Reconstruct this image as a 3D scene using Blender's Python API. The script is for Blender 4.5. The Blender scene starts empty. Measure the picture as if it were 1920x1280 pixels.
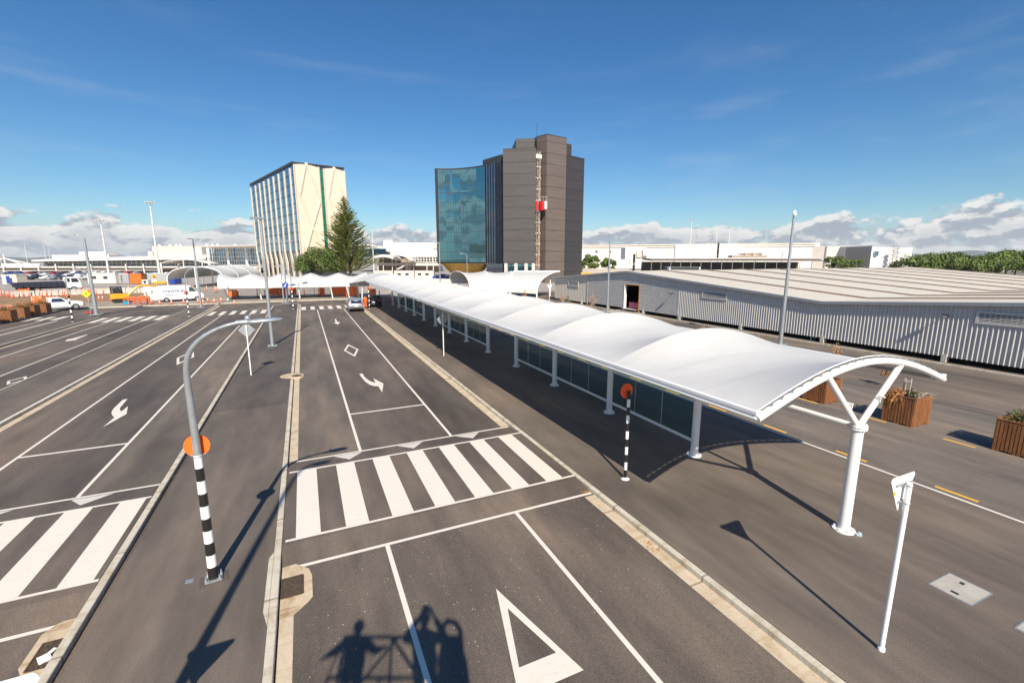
import bpy, math, random
from mathutils import Vector, Matrix
random.seed(11)
R = math.radians
scene = bpy.context.scene
COL = scene.collection
# ------------------------------------------------------------------ survey: pixel of the photo -> point of the site
CAM_H = 6.5
FPX = 849.0
PITCH = math.atan(154/849.0)
YAW = math.atan(394/862.9)
def ray(px, py):
    r = px-960.0; d = py-640.0
    fw = FPX*math.cos(PITCH)-d*math.sin(PITCH); dn = FPX*math.sin(PITCH)+d*math.cos(PITCH)
    return Vector((r*math.cos(YAW)+fw*math.sin(YAW), -r*math.sin(YAW)+fw*math.cos(YAW), -dn))
def G(px, py, z=0.0):
    v = ray(px, py); t = (z-CAM_H)/v.z
    return Vector((v.x*t, v.y*t, z))
def AT(px, depth, py=486.0):
    v = ray(px, py); fw = v.x*math.sin(YAW)+v.y*math.cos(YAW)
    v = v*(depth/fw); return Vector((v.x, v.y, v.z+CAM_H))
def ZD(py, depth):                       # height of a pixel row at a forward distance
    t = (py-640.0)/FPX
    dn = depth*(t*math.cos(PITCH)+math.sin(PITCH))/(math.cos(PITCH)-t*math.sin(PITCH))
    return CAM_H-dn
# ------------------------------------------------------------------ mesh builder
class MB:
    def __init__(s): s.v=[]; s.f=[]; s.sm=[]; s.mi=[]; s.cur=0
    def add(s, vs, fs, smooth=False):
        o=len(s.v); s.v+= [Vector(v) for v in vs]
        for f in fs: s.f.append([i+o for i in f]); s.sm.append(smooth); s.mi.append(s.cur)
    def box(s, c, d, rz=0.0, ry=0.0, rx=0.0):
        x,y,z=[k/2 for k in d]; M=Matrix.Translation(c)@Matrix.Rotation(rz,4,'Z')@Matrix.Rotation(ry,4,'Y')@Matrix.Rotation(rx,4,'X')
        vs=[M@Vector(p) for p in [(-x,-y,-z),(x,-y,-z),(x,y,-z),(-x,y,-z),(-x,-y,z),(x,-y,z),(x,y,z),(-x,y,z)]]
        s.add(vs,[(0,3,2,1),(4,5,6,7),(0,1,5,4),(1,2,6,5),(2,3,7,6),(3,0,4,7)])
    def bx(s,x0,x1,y0,y1,z0,z1): s.box(((x0+x1)/2,(y0+y1)/2,(z0+z1)/2),(x1-x0,y1-y0,z1-z0))
    def prism(s, poly, z0, z1):
        n=len(poly); a=sum(poly[i][0]*poly[(i+1)%n][1]-poly[(i+1)%n][0]*poly[i][1] for i in range(n))
        if a<0: poly=poly[::-1]
        vs=[(p[0],p[1],z0) for p in poly]+[(p[0],p[1],z1) for p in poly]
        s.add(vs,[tuple(range(n-1,-1,-1)),tuple(range(n,2*n))]+[(i,(i+1)%n,n+(i+1)%n,n+i) for i in range(n)])
    def sheet(s, poly, z):
        n=len(poly); a=sum(poly[i][0]*poly[(i+1)%n][1]-poly[(i+1)%n][0]*poly[i][1] for i in range(n))
        if a<0: poly=poly[::-1]
        s.add([(p[0],p[1],z) for p in poly],[tuple(range(n))])
    def poly3(s, pts): s.add(pts,[tuple(range(len(pts)))])
    def tube(s, pts, rad, seg=10, cap=True, smooth=True, flat=1.0):
        pts=[Vector(p) for p in pts]
        if not hasattr(rad,'__len__'): rad=[rad]*len(pts)
        vs=[]; fs=[]; up=None
        for i,p in enumerate(pts):
            t=(pts[min(i+1,len(pts)-1)]-pts[max(i-1,0)]).normalized()
            if up is None:
                a=Vector((0,0,1)) if abs(t.z)<.9 else Vector((1,0,0)); u=t.cross(a).normalized()
            else:
                u=(up-t*up.dot(t)).normalized()
            up=u; w=t.cross(u)
            for k in range(seg):
                an=2*math.pi*k/seg; vs.append(p+u*(rad[i]*math.cos(an))+w*(rad[i]*math.sin(an)*flat))
        for i in range(len(pts)-1):
            for k in range(seg):
                a=i*seg+k; b=i*seg+(k+1)%seg; fs.append((a,b,b+seg,a+seg))
        s.add(vs,fs,smooth)
        if cap:
            n=len(pts)
            s.add(vs[:seg],[tuple(range(seg-1,-1,-1))]); s.add(vs[(n-1)*seg:],[tuple(range(seg))])
    def cyl(s, c, r, h, seg=14, r2=None, smooth=True):
        c=Vector(c); s.tube([c,c+Vector((0,0,h))],[r,r if r2 is None else r2],seg,True,smooth)
    def disc(s, c, n, r, th=.006, seg=24):
        c=Vector(c); n=Vector(n).normalized(); s.tube([c-n*th/2,c+n*th/2],[r,r],seg,True,False)
    def lathe(s, c, prof, seg=16, sx=1, sy=1, smooth=True):
        c=Vector(c); vs=[]; fs=[]
        for r,z in prof:
            for k in range(seg):
                a=2*math.pi*k/seg; vs.append(c+Vector((r*sx*math.cos(a),r*sy*math.sin(a),z)))
        for i in range(len(prof)-1):
            for k in range(seg):
                a=i*seg+k; b=i*seg+(k+1)%seg; fs.append((a,b,b+seg,a+seg))
        s.add(vs,fs,smooth)
        s.add(vs[:seg],[tuple(range(seg-1,-1,-1))]); s.add(vs[-seg:],[tuple(range(seg))])
    def extr(s, poly, axis, a0, a1, smooth=False):
        """poly = 2D outline; axis 'x' -> poly is (y,z); axis 'y' -> poly is (x,z)"""
        n=len(poly)
        def P(q,a): return (a,q[0],q[1]) if axis=='x' else (q[0],a,q[1])
        vs=[P(q,a0) for q in poly]+[P(q,a1) for q in poly]
        fs=[tuple(range(n-1,-1,-1)),tuple(range(n,2*n))]+[(i,(i+1)%n,n+(i+1)%n,n+i) for i in range(n)]
        ar=sum(poly[i][0]*poly[(i+1)%n][1]-poly[(i+1)%n][0]*poly[i][1] for i in range(n))
        flip=(ar<0)!=(axis=='y')
        if (a1<a0): flip=not flip
        if flip: fs=[f[::-1] for f in fs]
        s.add(vs,fs,smooth)
    def build(s, name, mat, parent=None, bevel=0):
        me=bpy.data.meshes.new(name)
        off=parent_world(parent) if parent else Vector((0,0,0))
        me.from_pydata([tuple(v-off) for v in s.v],[],s.f)
        mats=mat if isinstance(mat,(list,tuple)) else [mat]
        for m in mats: me.materials.append(m)
        me.polygons.foreach_set('use_smooth',s.sm); me.polygons.foreach_set('material_index',s.mi)
        me.update()
        o=bpy.data.objects.new(name,me); COL.objects.link(o)
        if parent: o.parent=parent
        if bevel:
            b=o.modifiers.new('bevel','BEVEL'); b.width=bevel; b.segments=2; b.limit_method='ANGLE'
        return o
def parent_world(p):
    v=Vector((0,0,0))
    while p is not None: v=v+p.location; p=p.parent
    return v
def tag(o, label=None, cat=None, group=None, kind=None):
    if label: o['label']=label
    if cat: o['category']=cat
    if group: o['group']=group
    if kind: o['kind']=kind
    return o
def thing(name, loc, label, cat, group=None):
    o=bpy.data.objects.new(name,None); COL.objects.link(o); o.location=loc; o.empty_display_size=.2
    return tag(o,label,cat,group)
def copy_tree(o, parent=None):
    c=o.copy(); COL.objects.link(c); c.parent=parent
    for ch in list(o.children): copy_tree(ch,c)
    return c
def place(proto, used, loc, rz=0, label=None, scale=None, group=None):
    o=proto if not used else copy_tree(proto)
    o.location=loc; o.rotation_euler=(0,0,rz)
    if scale: o.scale=scale
    if label: o['label']=label
    if group: o['group']=group
    return o
def struct(name, mb, mat, label=None, cat=None):
    o=mb.build(name,mat); o['kind']='structure'
    if label: o['label']=label
    if cat: o['category']=cat
    return o
# ------------------------------------------------------------------ materials
def new_mat(name):
    m=bpy.data.materials.new(name); m.use_nodes=True; nt=m.node_tree
    return m, nt, nt.nodes['Principled BSDF']
def N(nt,t,**kw):
    n=nt.nodes.new(t)
    for k,v in kw.items():
        if k in n.inputs.keys() if hasattr(n.inputs,'keys') else False: n.inputs[k].default_value=v
        else: setattr(n,k,v)
    return n
def ramp(nt, fac, stops):
    r=nt.nodes.new('ShaderNodeValToRGB'); e=r.color_ramp.elements
    e[0].position=stops[0][0]; e[0].color=(*stops[0][1],1)
    e[1].position=stops[-1][0]; e[1].color=(*stops[-1][1],1)
    for p,c in stops[1:-1]:
        x=e.new(p); x.color=(*c,1)
    nt.links.new(fac,r.inputs[0]); return r.outputs[0]
def coords(nt, scale=(1,1,1), obj=True, rot=(0,0,0)):
    tc=nt.nodes.new('ShaderNodeTexCoord'); mp=nt.nodes.new('ShaderNodeMapping'); mp.inputs['Scale'].default_value=scale; mp.inputs['Rotation'].default_value=rot
    nt.links.new(tc.outputs['Object'],mp.inputs[0]); return mp.outputs[0]
def noise(nt, vec, scale, detail=4, rough=.55):
    n=nt.nodes.new('ShaderNodeTexNoise'); n.inputs['Scale'].default_value=scale; n.inputs['Detail'].default_value=detail; n.inputs['Roughness'].default_value=rough
    if vec: nt.links.new(vec,n.inputs['Vector'])
    return n.outputs[0]
def mixc(nt, fac, a, b, blend='MIX'):
    m=nt.nodes.new('ShaderNodeMix'); m.data_type='RGBA'; m.blend_type=blend
    for i,x in ((0,fac),(6,a),(7,b)):
        if hasattr(x,'links') or hasattr(x,'node'): nt.links.new(x,m.inputs[i])
        elif isinstance(x,(int,float)): m.inputs[i].default_value=x
        else: m.inputs[i].default_value=(*x,1)
    return m.outputs[2]
def bump(nt, b, h, strength, dist=.01):
    n=nt.nodes.new('ShaderNodeBump'); n.inputs['Strength'].default_value=strength; n.inputs['Distance'].default_value=dist
    nt.links.new(h,n.inputs['Height']); nt.links.new(n.outputs[0],b.inputs['Normal'])
def simple(name, col, rough=.5, metal=0, var=.12, scale=3, spec=.5, bumpy=0, stretch=(1,1,1)):
    m,nt,b=new_mat(name); v=coords(nt,stretch)
    n=noise(nt,v,scale,5,.6)
    lo=[c*(1-var) for c in col]; hi=[min(1,c*(1+var)) for c in col]
    nt.links.new(ramp(nt,n,[(.3,lo),(.7,hi)]),b.inputs['Base Color'])
    b.inputs['Roughness'].default_value=rough; b.inputs['Metallic'].default_value=metal
    b.inputs['Specular IOR Level'].default_value=spec
    if bumpy: bump(nt,b,noise(nt,v,scale*6,4),bumpy)
    return m
def asphalt(name, col, streak=True, tint=(1.16,1.07,.98)):
    m,nt,b=new_mat(name); v=coords(nt)
    big=noise(nt,coords(nt,(1,.35,1)),.23,6,.62); mid=noise(nt,coords(nt,(1.6,.28,1)),.9,5,.65); fine=noise(nt,v,62,3,.8); agg=noise(nt,v,34,3,.8)
    c=ramp(nt,big,[(.32,[k*.60 for k in col]),(.5,col),(.70,[k*t*1.32 for k,t in zip(col,tint)])])
    c=mixc(nt,.9,c,ramp(nt,mid,[(.32,(.77,.76,.76)),(.68,(1.19,1.18,1.16))]),'MULTIPLY')
    c=mixc(nt,1.0,c,ramp(nt,fine,[(.34,(.55,.55,.56)),(.52,(1,1,1)),(.68,(1.55,1.53,1.50))]),'MULTIPLY')
    # pale scuffs and specks
    sc=noise(nt,coords(nt,(1,.5,1),rot=(0,0,.5)),1.7,9,.72); sf=ramp(nt,sc,[(.66,(0,0,0)),(.78,(.5,.5,.5))])
    c=mixc(nt,sf,c,[min(1,k*2.1) for k in col])
    vo=nt.nodes.new('ShaderNodeTexVoronoi'); vo.inputs['Scale'].default_value=7; nt.links.new(v,vo.inputs['Vector'])
    sp=ramp(nt,vo.outputs['Distance'],[(.0,(1,1,1)),(.035,(1,1,1)),(.05,(0,0,0))])
    n2=noise(nt,v,1.1,3); spm=mixc(nt,1.0,sp,ramp(nt,n2,[(.5,(0,0,0)),(.62,(.55,.55,.55))]),'MULTIPLY')
    c=mixc(nt,spm,c,(.45,.42,.38))
    nt.links.new(c,b.inputs['Base Color'])
    r=nt.nodes.new('ShaderNodeMapRange'); r.inputs[3].default_value=.62; r.inputs[4].default_value=.9; nt.links.new(mid,r.inputs[0]); nt.links.new(r.outputs[0],b.inputs['Roughness'])
    b.inputs['Specular IOR Level'].default_value=.35
    bump(nt,b,agg,.35,.006)
    return m
def paint(name, col, wear=.35):
    m,nt,b=new_mat(name); v=coords(nt)
    n1=noise(nt,coords(nt,(1,3.5,1)),3.0,8,.7); n2=noise(nt,v,60,3,.8)
    c=ramp(nt,n1,[(.28,[k*.84 for k in col]),(.45,[k*.97 for k in col]),(.7,col)])
    c=mixc(nt,.6,c,ramp(nt,n2,[(.3,(.82,.80,.78)),(.5,(1,1,1))]),'MULTIPLY')
    # roller lines along the road
    w=nt.nodes.new('ShaderNodeTexWave'); w.inputs['Scale'].default_value=9; w.inputs['Distortion'].default_value=1.5; w.bands_direction='X'; nt.links.new(v,w.inputs['Vector'])
    c=mixc(nt,.25,c,ramp(nt,w.outputs[0],[(0,(.82,.8,.77)),(.4,(1,1,1))]),'MULTIPLY')
    nt.links.new(c,b.inputs['Base Color']); b.inputs['Roughness'].default_value=.6; bump(nt,b,n2,.25,.004)
    return m
def concrete(name, col, joint=None, stain=.5):
    m,nt,b=new_mat(name); v=coords(nt)
    n1=noise(nt,coords(nt,(2.2,.9,2)),1.6,8,.7); n2=noise(nt,v,40,4,.7)
    st=[k*(1-.45*stain) for k in col]; st=[st[0]*1.04,st[1]*.92,st[2]*.72]
    c=ramp(nt,n1,[(.3,st),(.48,col),(.75,[min(1,k*1.14) for k in col])])
    n3=noise(nt,coords(nt,(.4,3.2,.4)),1.3,6,.75); c=mixc(nt,stain,c,ramp(nt,n3,[(.36,(.62,.50,.34)),(.50,(1,1,1))]),'MULTIPLY')
    c=mixc(nt,.8,c,ramp(nt,n2,[(.3,(.8,.8,.8)),(.6,(1.03,1.03,1.03))]),'MULTIPLY')
    if joint:
        sp=nt.nodes.new('ShaderNodeSeparateXYZ'); nt.links.new(v,sp.inputs[0])
        mo=nt.nodes.new('ShaderNodeMath'); mo.operation='PINGPONG'; mo.inputs[1].default_value=joint/2; nt.links.new(sp.outputs[1],mo.inputs[0])
        c=mixc(nt,.85,c,ramp(nt,mo.outputs[0],[(.0,(.35,.3,.24)),(.012,(.45,.4,.33)),(.03,(1,1,1))]),'MULTIPLY')
    nt.links.new(c,b.inputs['Base Color']); b.inputs['Roughness'].default_value=.85; bump(nt,b,n2,.3,.004)
    return m
M={}
M['road']=asphalt('asphalt_road',(.136,.112,.094))
M['pave']=asphalt('asphalt_pavement',(.150,.125,.105))
M['pavedark']=asphalt('asphalt_dark_patch',(.112,.095,.083))
M['roaddark']=asphalt('asphalt_dark_lane',(.112,.094,.081))
M['roadpale']=asphalt('asphalt_pale_lane',(.150,.127,.107))
M['lane']=asphalt('asphalt_service_road',(.165,.143,.123))
M['land']=simple('dry_land',(.16,.15,.11),.95,var=.3,scale=.05)
M['dirt']=simple('bare_earth',(.28,.17,.09),.95,var=.35,scale=.6,bumpy=.5)
M['gravel']=simple('pale_gravel',(.30,.26,.21),.95,var=.25,scale=.5,bumpy=.4)
M['white_paint']=paint('road_paint_white',(.76,.705,.625))
M['yellow_paint']=paint('road_paint_yellow',(.85,.46,.05))
M['kerb']=concrete('kerb_concrete',(.56,.51,.42),3.0,.65)
M['channel']=concrete('channel_concrete',(.56,.47,.35),3.0,.5)
M['slabc']=concrete('slab_concrete',(.55,.44,.31),None,.8)
M['cover']=concrete('cover_concrete',(.42,.40,.37),None,.3)
M['wallc']=concrete('barrier_concrete',(.55,.52,.47),3.0,.4)
M['steel']=simple('white_painted_steel',(.80,.80,.79),.35,var=.03,scale=2)
M['galv']=simple('galvanised_steel',(.42,.45,.47),.42,.55,var=.14,scale=9,stretch=(1,1,.6))
M['darkmetal']=simple('dark_metal',(.05,.045,.04),.6,.4,var=.3,scale=30)
M['rust']=simple('rusty_grate',(.10,.07,.05),.8,.3,var=.5,scale=25)
M['black']=simple('black_paint',(.018,.017,.016),.4,var=.1)
M['rubber']=simple('tyre_rubber',(.02,.02,.02),.8,var=.2)
M['whitep']=simple('white_pole_paint',(.85,.85,.83),.35,var=.03)
M['orange']=simple('fluoro_orange',(1.0,.165,.02),.5,var=.03)
M['orangered']=simple('fluoro_red_orange',(1.0,.12,.03),.5,var=.03)
M['cone']=simple('cone_orange',(.95,.14,.03),.55,var=.12)
M['yellow']=simple('machine_yellow',(.80,.38,.02),.4,var=.1)
M['lime']=simple('fluoro_yellow_sign',(.75,.85,.02),.5,var=.05)
M['red']=simple('red_paint',(.62,.02,.02),.4,var=.08)
M['blue']=simple('blue_paint',(.02,.06,.35),.4,var=.1)
M['cyan']=simple('cyan_paint',(.02,.40,.60),.4,var=.1)
M['paleblue']=simple('pale_blue_scrap',(.42,.55,.60),.6,var=.2,scale=20)
M['teal']=simple('teal_paint',(.03,.35,.28),.5,var=.1)
M['magenta']=simple('pink_plastic',(.55,.10,.16),.5,var=.15)
M['wood']=None
M['gbrown']=simple('container_orange',(.70,.17,.03),.6,var=.12)
M['cgrey']=simple('container_grey',(.36,.38,.39),.6,var=.1)
M['cabin']=simple('cabin_cream',(.70,.64,.55),.6,var=.06)
M['cabin2']=simple('cabin_pale_pink',(.78,.62,.54),.6,var=.06)
M['cream']=None
M['skin']=simple('skin',(.55,.32,.22),.5,var=.08)
M['hair']=simple('hair',(.03,.02,.015),.7)
M['navy']=simple('navy_cloth',(.02,.025,.05),.8)
M['hiviz']=simple('hi_vis_cloth',(.95,.17,.03),.7,var=.1)
M['soil']=simple('planter_soil',(.06,.04,.025),.95,var=.3,scale=9)
M['twig']=simple('dry_twigs',(.42,.20,.07),.8,var=.35,scale=8)
M['stake']=simple('pale_stake',(.5,.42,.34),.8,var=.15)
M['leaf']=simple('leaf_green',(.055,.085,.02),.6,var=.5,scale=5)
M['leafbush']=simple('leaf_round_tree',(.085,.125,.017),.55,var=.55,scale=.9)
M['pine']=simple('leaf_pine',(.31,.34,.09),.6,var=.45,scale=.8)
M['hedgeleaf']=simple('leaf_far_trees',(.105,.15,.024),.6,var=.6,scale=.35)
M['bark']=simple('bark',(.14,.10,.07),.9,var=.3,scale=6,bumpy=.4)
M['roofpan']=simple('pale_roof_sheet',(.64,.585,.50),.55,var=.05,scale=.4)
M['roofrib']=simple('roof_joint_tan',(.26,.19,.14),.8,var=.15)
M['shed']=simple('zincalume_sheet',(.54,.52,.50),.5,.0,var=.06,scale=1.2)
M['shedtrim']=simple('grey_trim',(.30,.32,.35),.5,.2,var=.08)
M['shedpale']=simple('pale_cladding',(.62,.56,.47),.6,var=.05)
M['void']=simple('dark_interior',(.012,.010,.009),.95,var=.2)  # near-black colour stands in for shade in gaps, recesses and interiors
M['farwhite']=simple('white_cladding',(.74,.70,.66),.6,var=.05,scale=.1)
M['fargrey']=simple('warm_grey_cladding',(.55,.50,.45),.6,var=.05,scale=.1)
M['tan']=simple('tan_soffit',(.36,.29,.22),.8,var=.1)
M['cardark']=simple('carport_shade_sheet',(.13,.11,.09),.8,var=.2,scale=.3)  # darkened colour stands in for the shade under the carport roof
M['gold']=simple('gold_soffit',(.42,.24,.05),.45,.3,var=.3,scale=.8)
M['dglass']=None
M['hill']=simple('distant_bush',(.035,.06,.045),.95,var=.5,scale=.004)
M['asphold']=simple('worn_concrete',(.34,.31,.28),.9,var=.15,scale=.3)
# membrane
m,nt,b=new_mat('ptfe_membrane'); b.inputs['Base Color'].default_value=(.84,.83,.81,1); b.inputs['Roughness'].default_value=.55
cc=ramp(nt,noise(nt,coords(nt,(.5,1.5,.5)),.9,7,.65),[(.3,(.555,.545,.53)),(.6,(.61,.605,.595))])
spx=nt.nodes.new('ShaderNodeSeparateXYZ'); nt.links.new(coords(nt),spx.inputs[0]); pp=nt.nodes.new('ShaderNodeMath'); pp.operation='PINGPONG'; pp.inputs[1].default_value=.787; nt.links.new(spx.outputs[1],pp.inputs[0])
cc=mixc(nt,.5,cc,ramp(nt,pp.outputs[0],[(0,(.80,.80,.79)),(.030,(.84,.84,.83)),(.034,(1,1,1))]),'MULTIPLY')
nt.links.new(cc,b.inputs['Base Color'])
tr=nt.nodes.new('ShaderNodeBsdfTranslucent'); tr.inputs[0].default_value=(.85,.80,.70,1); mx=nt.nodes.new('ShaderNodeMixShader'); mx.inputs[0].default_value=.05
nt.links.new(b.outputs[0],mx.inputs[1]); nt.links.new(tr.outputs[0],mx.inputs[2]); nt.links.new(mx.outputs[0],nt.nodes['Material Output'].inputs[0]); M['mem']=m
# timber slats
m,nt,b=new_mat('planter_timber'); v=coords(nt)
grain=noise(nt,coords(nt,(9,9,.8)),5,6,.65); big=noise(nt,coords(nt,(4,4,.3)),2.2,2)
c=ramp(nt,grain,[(.3,(.17,.065,.024)),(.6,(.34,.145,.055)),(.8,(.46,.23,.10))])
c=mixc(nt,.75,c,ramp(nt,big,[(.3,(.6,.55,.5)),(.7,(1.2,1.15,1.1))]),'MULTIPLY'); nt.links.new(c,b.inputs['Base Color']); b.inputs['Roughness'].default_value=.65; M['wood']=m
# cream precast panels with joints
m,nt,b=new_mat('cream_precast'); v=coords(nt); sp=nt.nodes.new('ShaderNodeSeparateXYZ'); nt.links.new(v,sp.inputs[0])
mo=nt.nodes.new('ShaderNodeMath'); mo.operation='PINGPONG'; mo.inputs[1].default_value=1.5; nt.links.new(sp.outputs[2],mo.inputs[0])
c=ramp(nt,noise(nt,v,.35,5),[(.3,(.62,.53,.425)),(.7,(.70,.61,.49))]); c=mixc(nt,.5,c,ramp(nt,mo.outputs[0],[(0,(.6,.6,.6)),(.035,(1,1,1))]),'MULTIPLY')
nt.links.new(c,b.inputs['Base Color']); b.inputs['Roughness'].default_value=.7; M['cream']=m
# dark ribbed cladding with floor joints
def clad(name,col):
    m,nt,b=new_mat(name); v=coords(nt); sp=nt.nodes.new('ShaderNodeSeparateXYZ'); nt.links.new(v,sp.inputs[0])
    mo=nt.nodes.new('ShaderNodeMath'); mo.operation='PINGPONG'; mo.inputs[1].default_value=1.44; nt.links.new(sp.outputs[2],mo.inputs[0])
    w=nt.nodes.new('ShaderNodeTexWave'); w.bands_direction='X'; w.inputs['Scale'].default_value=1.1; w.inputs['Distortion'].default_value=0; nt.links.new(v,w.inputs[0])
    n=noise(nt,coords(nt,(.25,.25,2)),.6,3)
    c=ramp(nt,n,[(.3,[k*.88 for k in col]),(.7,[k*1.12 for k in col])])
    c=mixc(nt,.75,c,ramp(nt,w.outputs[0],[(0,(.62,.6,.6)),(.35,(1,1,1)),(1,(1.1,1.1,1.1))]),'MULTIPLY')
    c=mixc(nt,.9,c,ramp(nt,mo.outputs[0],[(0,(.25,.25,.25)),(.06,(.3,.3,.3)),(.08,(1,1,1))]),'MULTIPLY')
    nt.links.new(c,b.inputs['Base Color']); b.inputs['Roughness'].default_value=.5; return m
M['cladC']=clad('ribbed_cladding_grey_brown',(.080,.072,.069)); M['cladD']=clad('ribbed_cladding_brown',(.140,.112,.098)); M['cladE']=clad('ribbed_cladding_charcoal',(.045,.042,.046))
# curtain-wall glass: dark body with a tinted coating that mirrors the sky
def cglass(name,tint,body,mixf):
    m,nt,b=new_mat(name); b.inputs['Base Color'].default_value=(*body,1); b.inputs['Roughness'].default_value=.3
    gl=nt.nodes.new('ShaderNodeBsdfGlossy'); gl.inputs['Color'].default_value=(*tint,1); gl.inputs['Roughness'].default_value=.015
    mx=nt.nodes.new('ShaderNodeMixShader'); mx.inputs[0].default_value=mixf
    nt.links.new(b.outputs[0],mx.inputs[1]); nt.links.new(gl.outputs[0],mx.inputs[2]); nt.links.new(mx.outputs[0],nt.nodes['Material Output'].inputs[0]); return m
M['cglass']=cglass('teal_curtain_glass',(.20,.41,.47),(.006,.04,.05),.72)
M['bglass']=cglass('blue_grey_glass',(.34,.52,.66),(.012,.04,.06),.72)
M['gglass']=cglass('green_stair_glass',(.1,.3,.25),(.01,.17,.11),.12)
M['dglass']=cglass('dark_window_glass',(.35,.42,.5),(.015,.02,.03),.4)
M['carglass']=cglass('car_glass',(.5,.55,.6),(.01,.012,.015),.3)
M['silver']=simple('silver_car_paint',(.42,.44,.48),.3,.6,var=.03)
M['carwhite']=simple('white_car_paint',(.80,.80,.79),.3,var=.02)
M['lampred']=simple('tail_lamp',(.45,.01,.01),.2)
M['lampw']=simple('head_lamp',(.7,.72,.75),.15)
# clear canopy-screen glass
m,nt,b=new_mat('screen_glass'); nt.nodes.remove(b)
t=nt.nodes.new('ShaderNodeBsdfTransparent'); t.inputs[0].default_value=(.76,.90,.88,1); gl=nt.nodes.new('ShaderNodeBsdfGlossy'); gl.inputs['Roughness'].default_value=.02
lw=nt.nodes.new('ShaderNodeLayerWeight'); lw.inputs[0].default_value=.5; fr=nt.nodes.new('ShaderNodeMath'); fr.operation='POWER'; fr.inputs[1].default_value=4.5; nt.links.new(lw.outputs['Facing'],fr.inputs[0]); mx=nt.nodes.new('ShaderNodeMixShader')
nt.links.new(fr.outputs[0],mx.inputs[0]); nt.links.new(t.outputs[0],mx.inputs[1]); nt.links.new(gl.outputs[0],mx.inputs[2]); nt.links.new(mx.outputs[0],nt.nodes['Material Output'].inputs[0]); M['sglass']=m
# netting
def net(name,col,sc,th):
    m,nt,b=new_mat(name); b.inputs['Base Color'].default_value=(*col,1); v=coords(nt)
    tr=nt.nodes.new('ShaderNodeBsdfTransparent'); mx=nt.nodes.new('ShaderNodeMixShader')
    n=noise(nt,v,sc,2); f=ramp(nt,n,[(th,(0,0,0)),(th+.06,(1,1,1))])
    nt.links.new(f,mx.inputs[0]); nt.links.new(tr.outputs[0],mx.inputs[1]); nt.links.new(b.outputs[0],mx.inputs[2]); nt.links.new(mx.outputs[0],nt.nodes['Material Output'].inputs[0]); return m
M['net']=net('orange_netting',(1.0,.20,.04),7,.30)
# ================================================================== ground, roads, kerbs, markings
RZ=-.12; L1=RZ+.004; L2=RZ+.008
g=MB(); g.sheet([(-9000,-3000),(9000,-3000),(9000,14000),(-9000,14000)],-.40); struct('ground',g,M['land'],'dry flat land reaching to the horizon')
g=MB(); g.bx(-29.0,7.10,-25,80.3,-.38,RZ)
struct('road',g,M['road'],'dark asphalt lanes of the empty car park road')
def island(name,x0,x1,y1,label):
    m=MB(); m.prism([(x0+.16,-25),(x1-.16,-25),(x1-.16,y1-1.6),(x1-.9,y1-.2),(x0+1.3,y1-.2),(x0+.16,y1-3.5)],RZ+.002,0); return struct(name,m,M['pave'],label)
island('pavement',-4.12,-.90,76,'asphalt traffic island between the carriageways with the striped lamp post')
island('pavement',-14.32,-11.5,79,'second asphalt island left of the striped lamp post')
island('pavement',-24.40,-21.6,68,'narrow asphalt island far left')
g=MB(); g.prism([(7.26,-25),(130,-25),(130,82),(7.26,82)],-.39,0); struct('pavement',g,M['pave'],'wide asphalt footpath and forecourt under the long white canopy')
g=MB(); g.prism([(15.96,-25),(26,-25),(26,88),(15.96,88)],-.0,.004); struct('service_road',g,M['lane'],'grey service lane between the canopy and the timber planters')
g=MB(); g.prism([(-29.2,-25),(-90,-25),(-90,80.3),(-29.2,80.3)],-.37,0); struct('pavement',g,M['asphold'],'worn pale footpath behind the row of planters on the left')
g=MB(); g.prism([(-240,80.5),(-240,118),(7.0,118),(7.0,80.5)],-.37,-.004); struct('construction_yard',g,M['gravel'],'dusty gravel yard behind the far kerb')
g=MB(); g.prism([(7.0,82.3),(7.0,118),(130,118),(130,82.3)],-.37,-.006); struct('construction_yard',g,M['asphold'],'pale yard beyond the right hand canopy')
g=MB(); g.prism([(-62,91),(-64,110),(-20,110),(-18,91)],-.002,.05); struct('earth_strip',g,M['dirt'],'strip of bare orange-brown earth in front of the concrete barrier')
g=MB(); g.prism([(-400,118.2),(-400,700),(500,700),(500,118.2)],-.37,-.01); struct('car_park',g,M['asphold'],'pale asphalt of the distant car park and apron')
# kerbs
def kerb(x0,x1,ys,mat='kerb',name='kerb',label=None,z1=.006):
    m=MB(); m.bx(x0,x1,ys[0],ys[1],-.36,z1); o=m.build(name,M[mat],bevel=.02); o['kind']='structure'; o['label']=label or 'concrete kerb'; return o
kerb(7.10,7.25,(-25,79),label='right hand concrete kerb along the footpath')
kerb(-1.06,-.91,(-25,74.4),label='kerb on the right edge of the central island')
m=MB(); m.prism([(-1.15,8.7),(-1.06,8.3),(-1.06,10.6),(-1.15,10.4)],-.1,.007); struct('kerb_block',m,M['kerb'],'widened kerb block beside the nearest storm drain')
kerb(-4.28,-4.12,(-25,72.6),label='kerb on the left edge of the central island')
kerb(-11.66,-11.5,(-25,77),label='kerb on the right edge of the second island')
kerb(-14.40,-14.30,(-25,75),label='kerb on the left edge of the second island')
kerb(-21.72,-21.56,(-25,66.4),label='kerb on the right edge of the far left island')
kerb(-24.50,-24.38,(-25,64),label='kerb on the left edge of the far left island')
m=MB(); 
for a,b in [((-4.2,72.5),(-2.9,75.9)),((-2.9,75.9),(-1.7,76.0)),((-1.7,76.0),(-1.0,74.3)),((-14.35,75.4),(-13,78.9)),((-13,78.9),(-12.3,78.9)),((-12.3,78.9),(-11.6,77.3))]:
    a=Vector((*a,0)); b=Vector((*b,0)); d=b-a; m.box((a+b)/2+Vector((0,0,-.15)),(d.length+.08,.16,.32),math.atan2(d.y,d.x))
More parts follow.
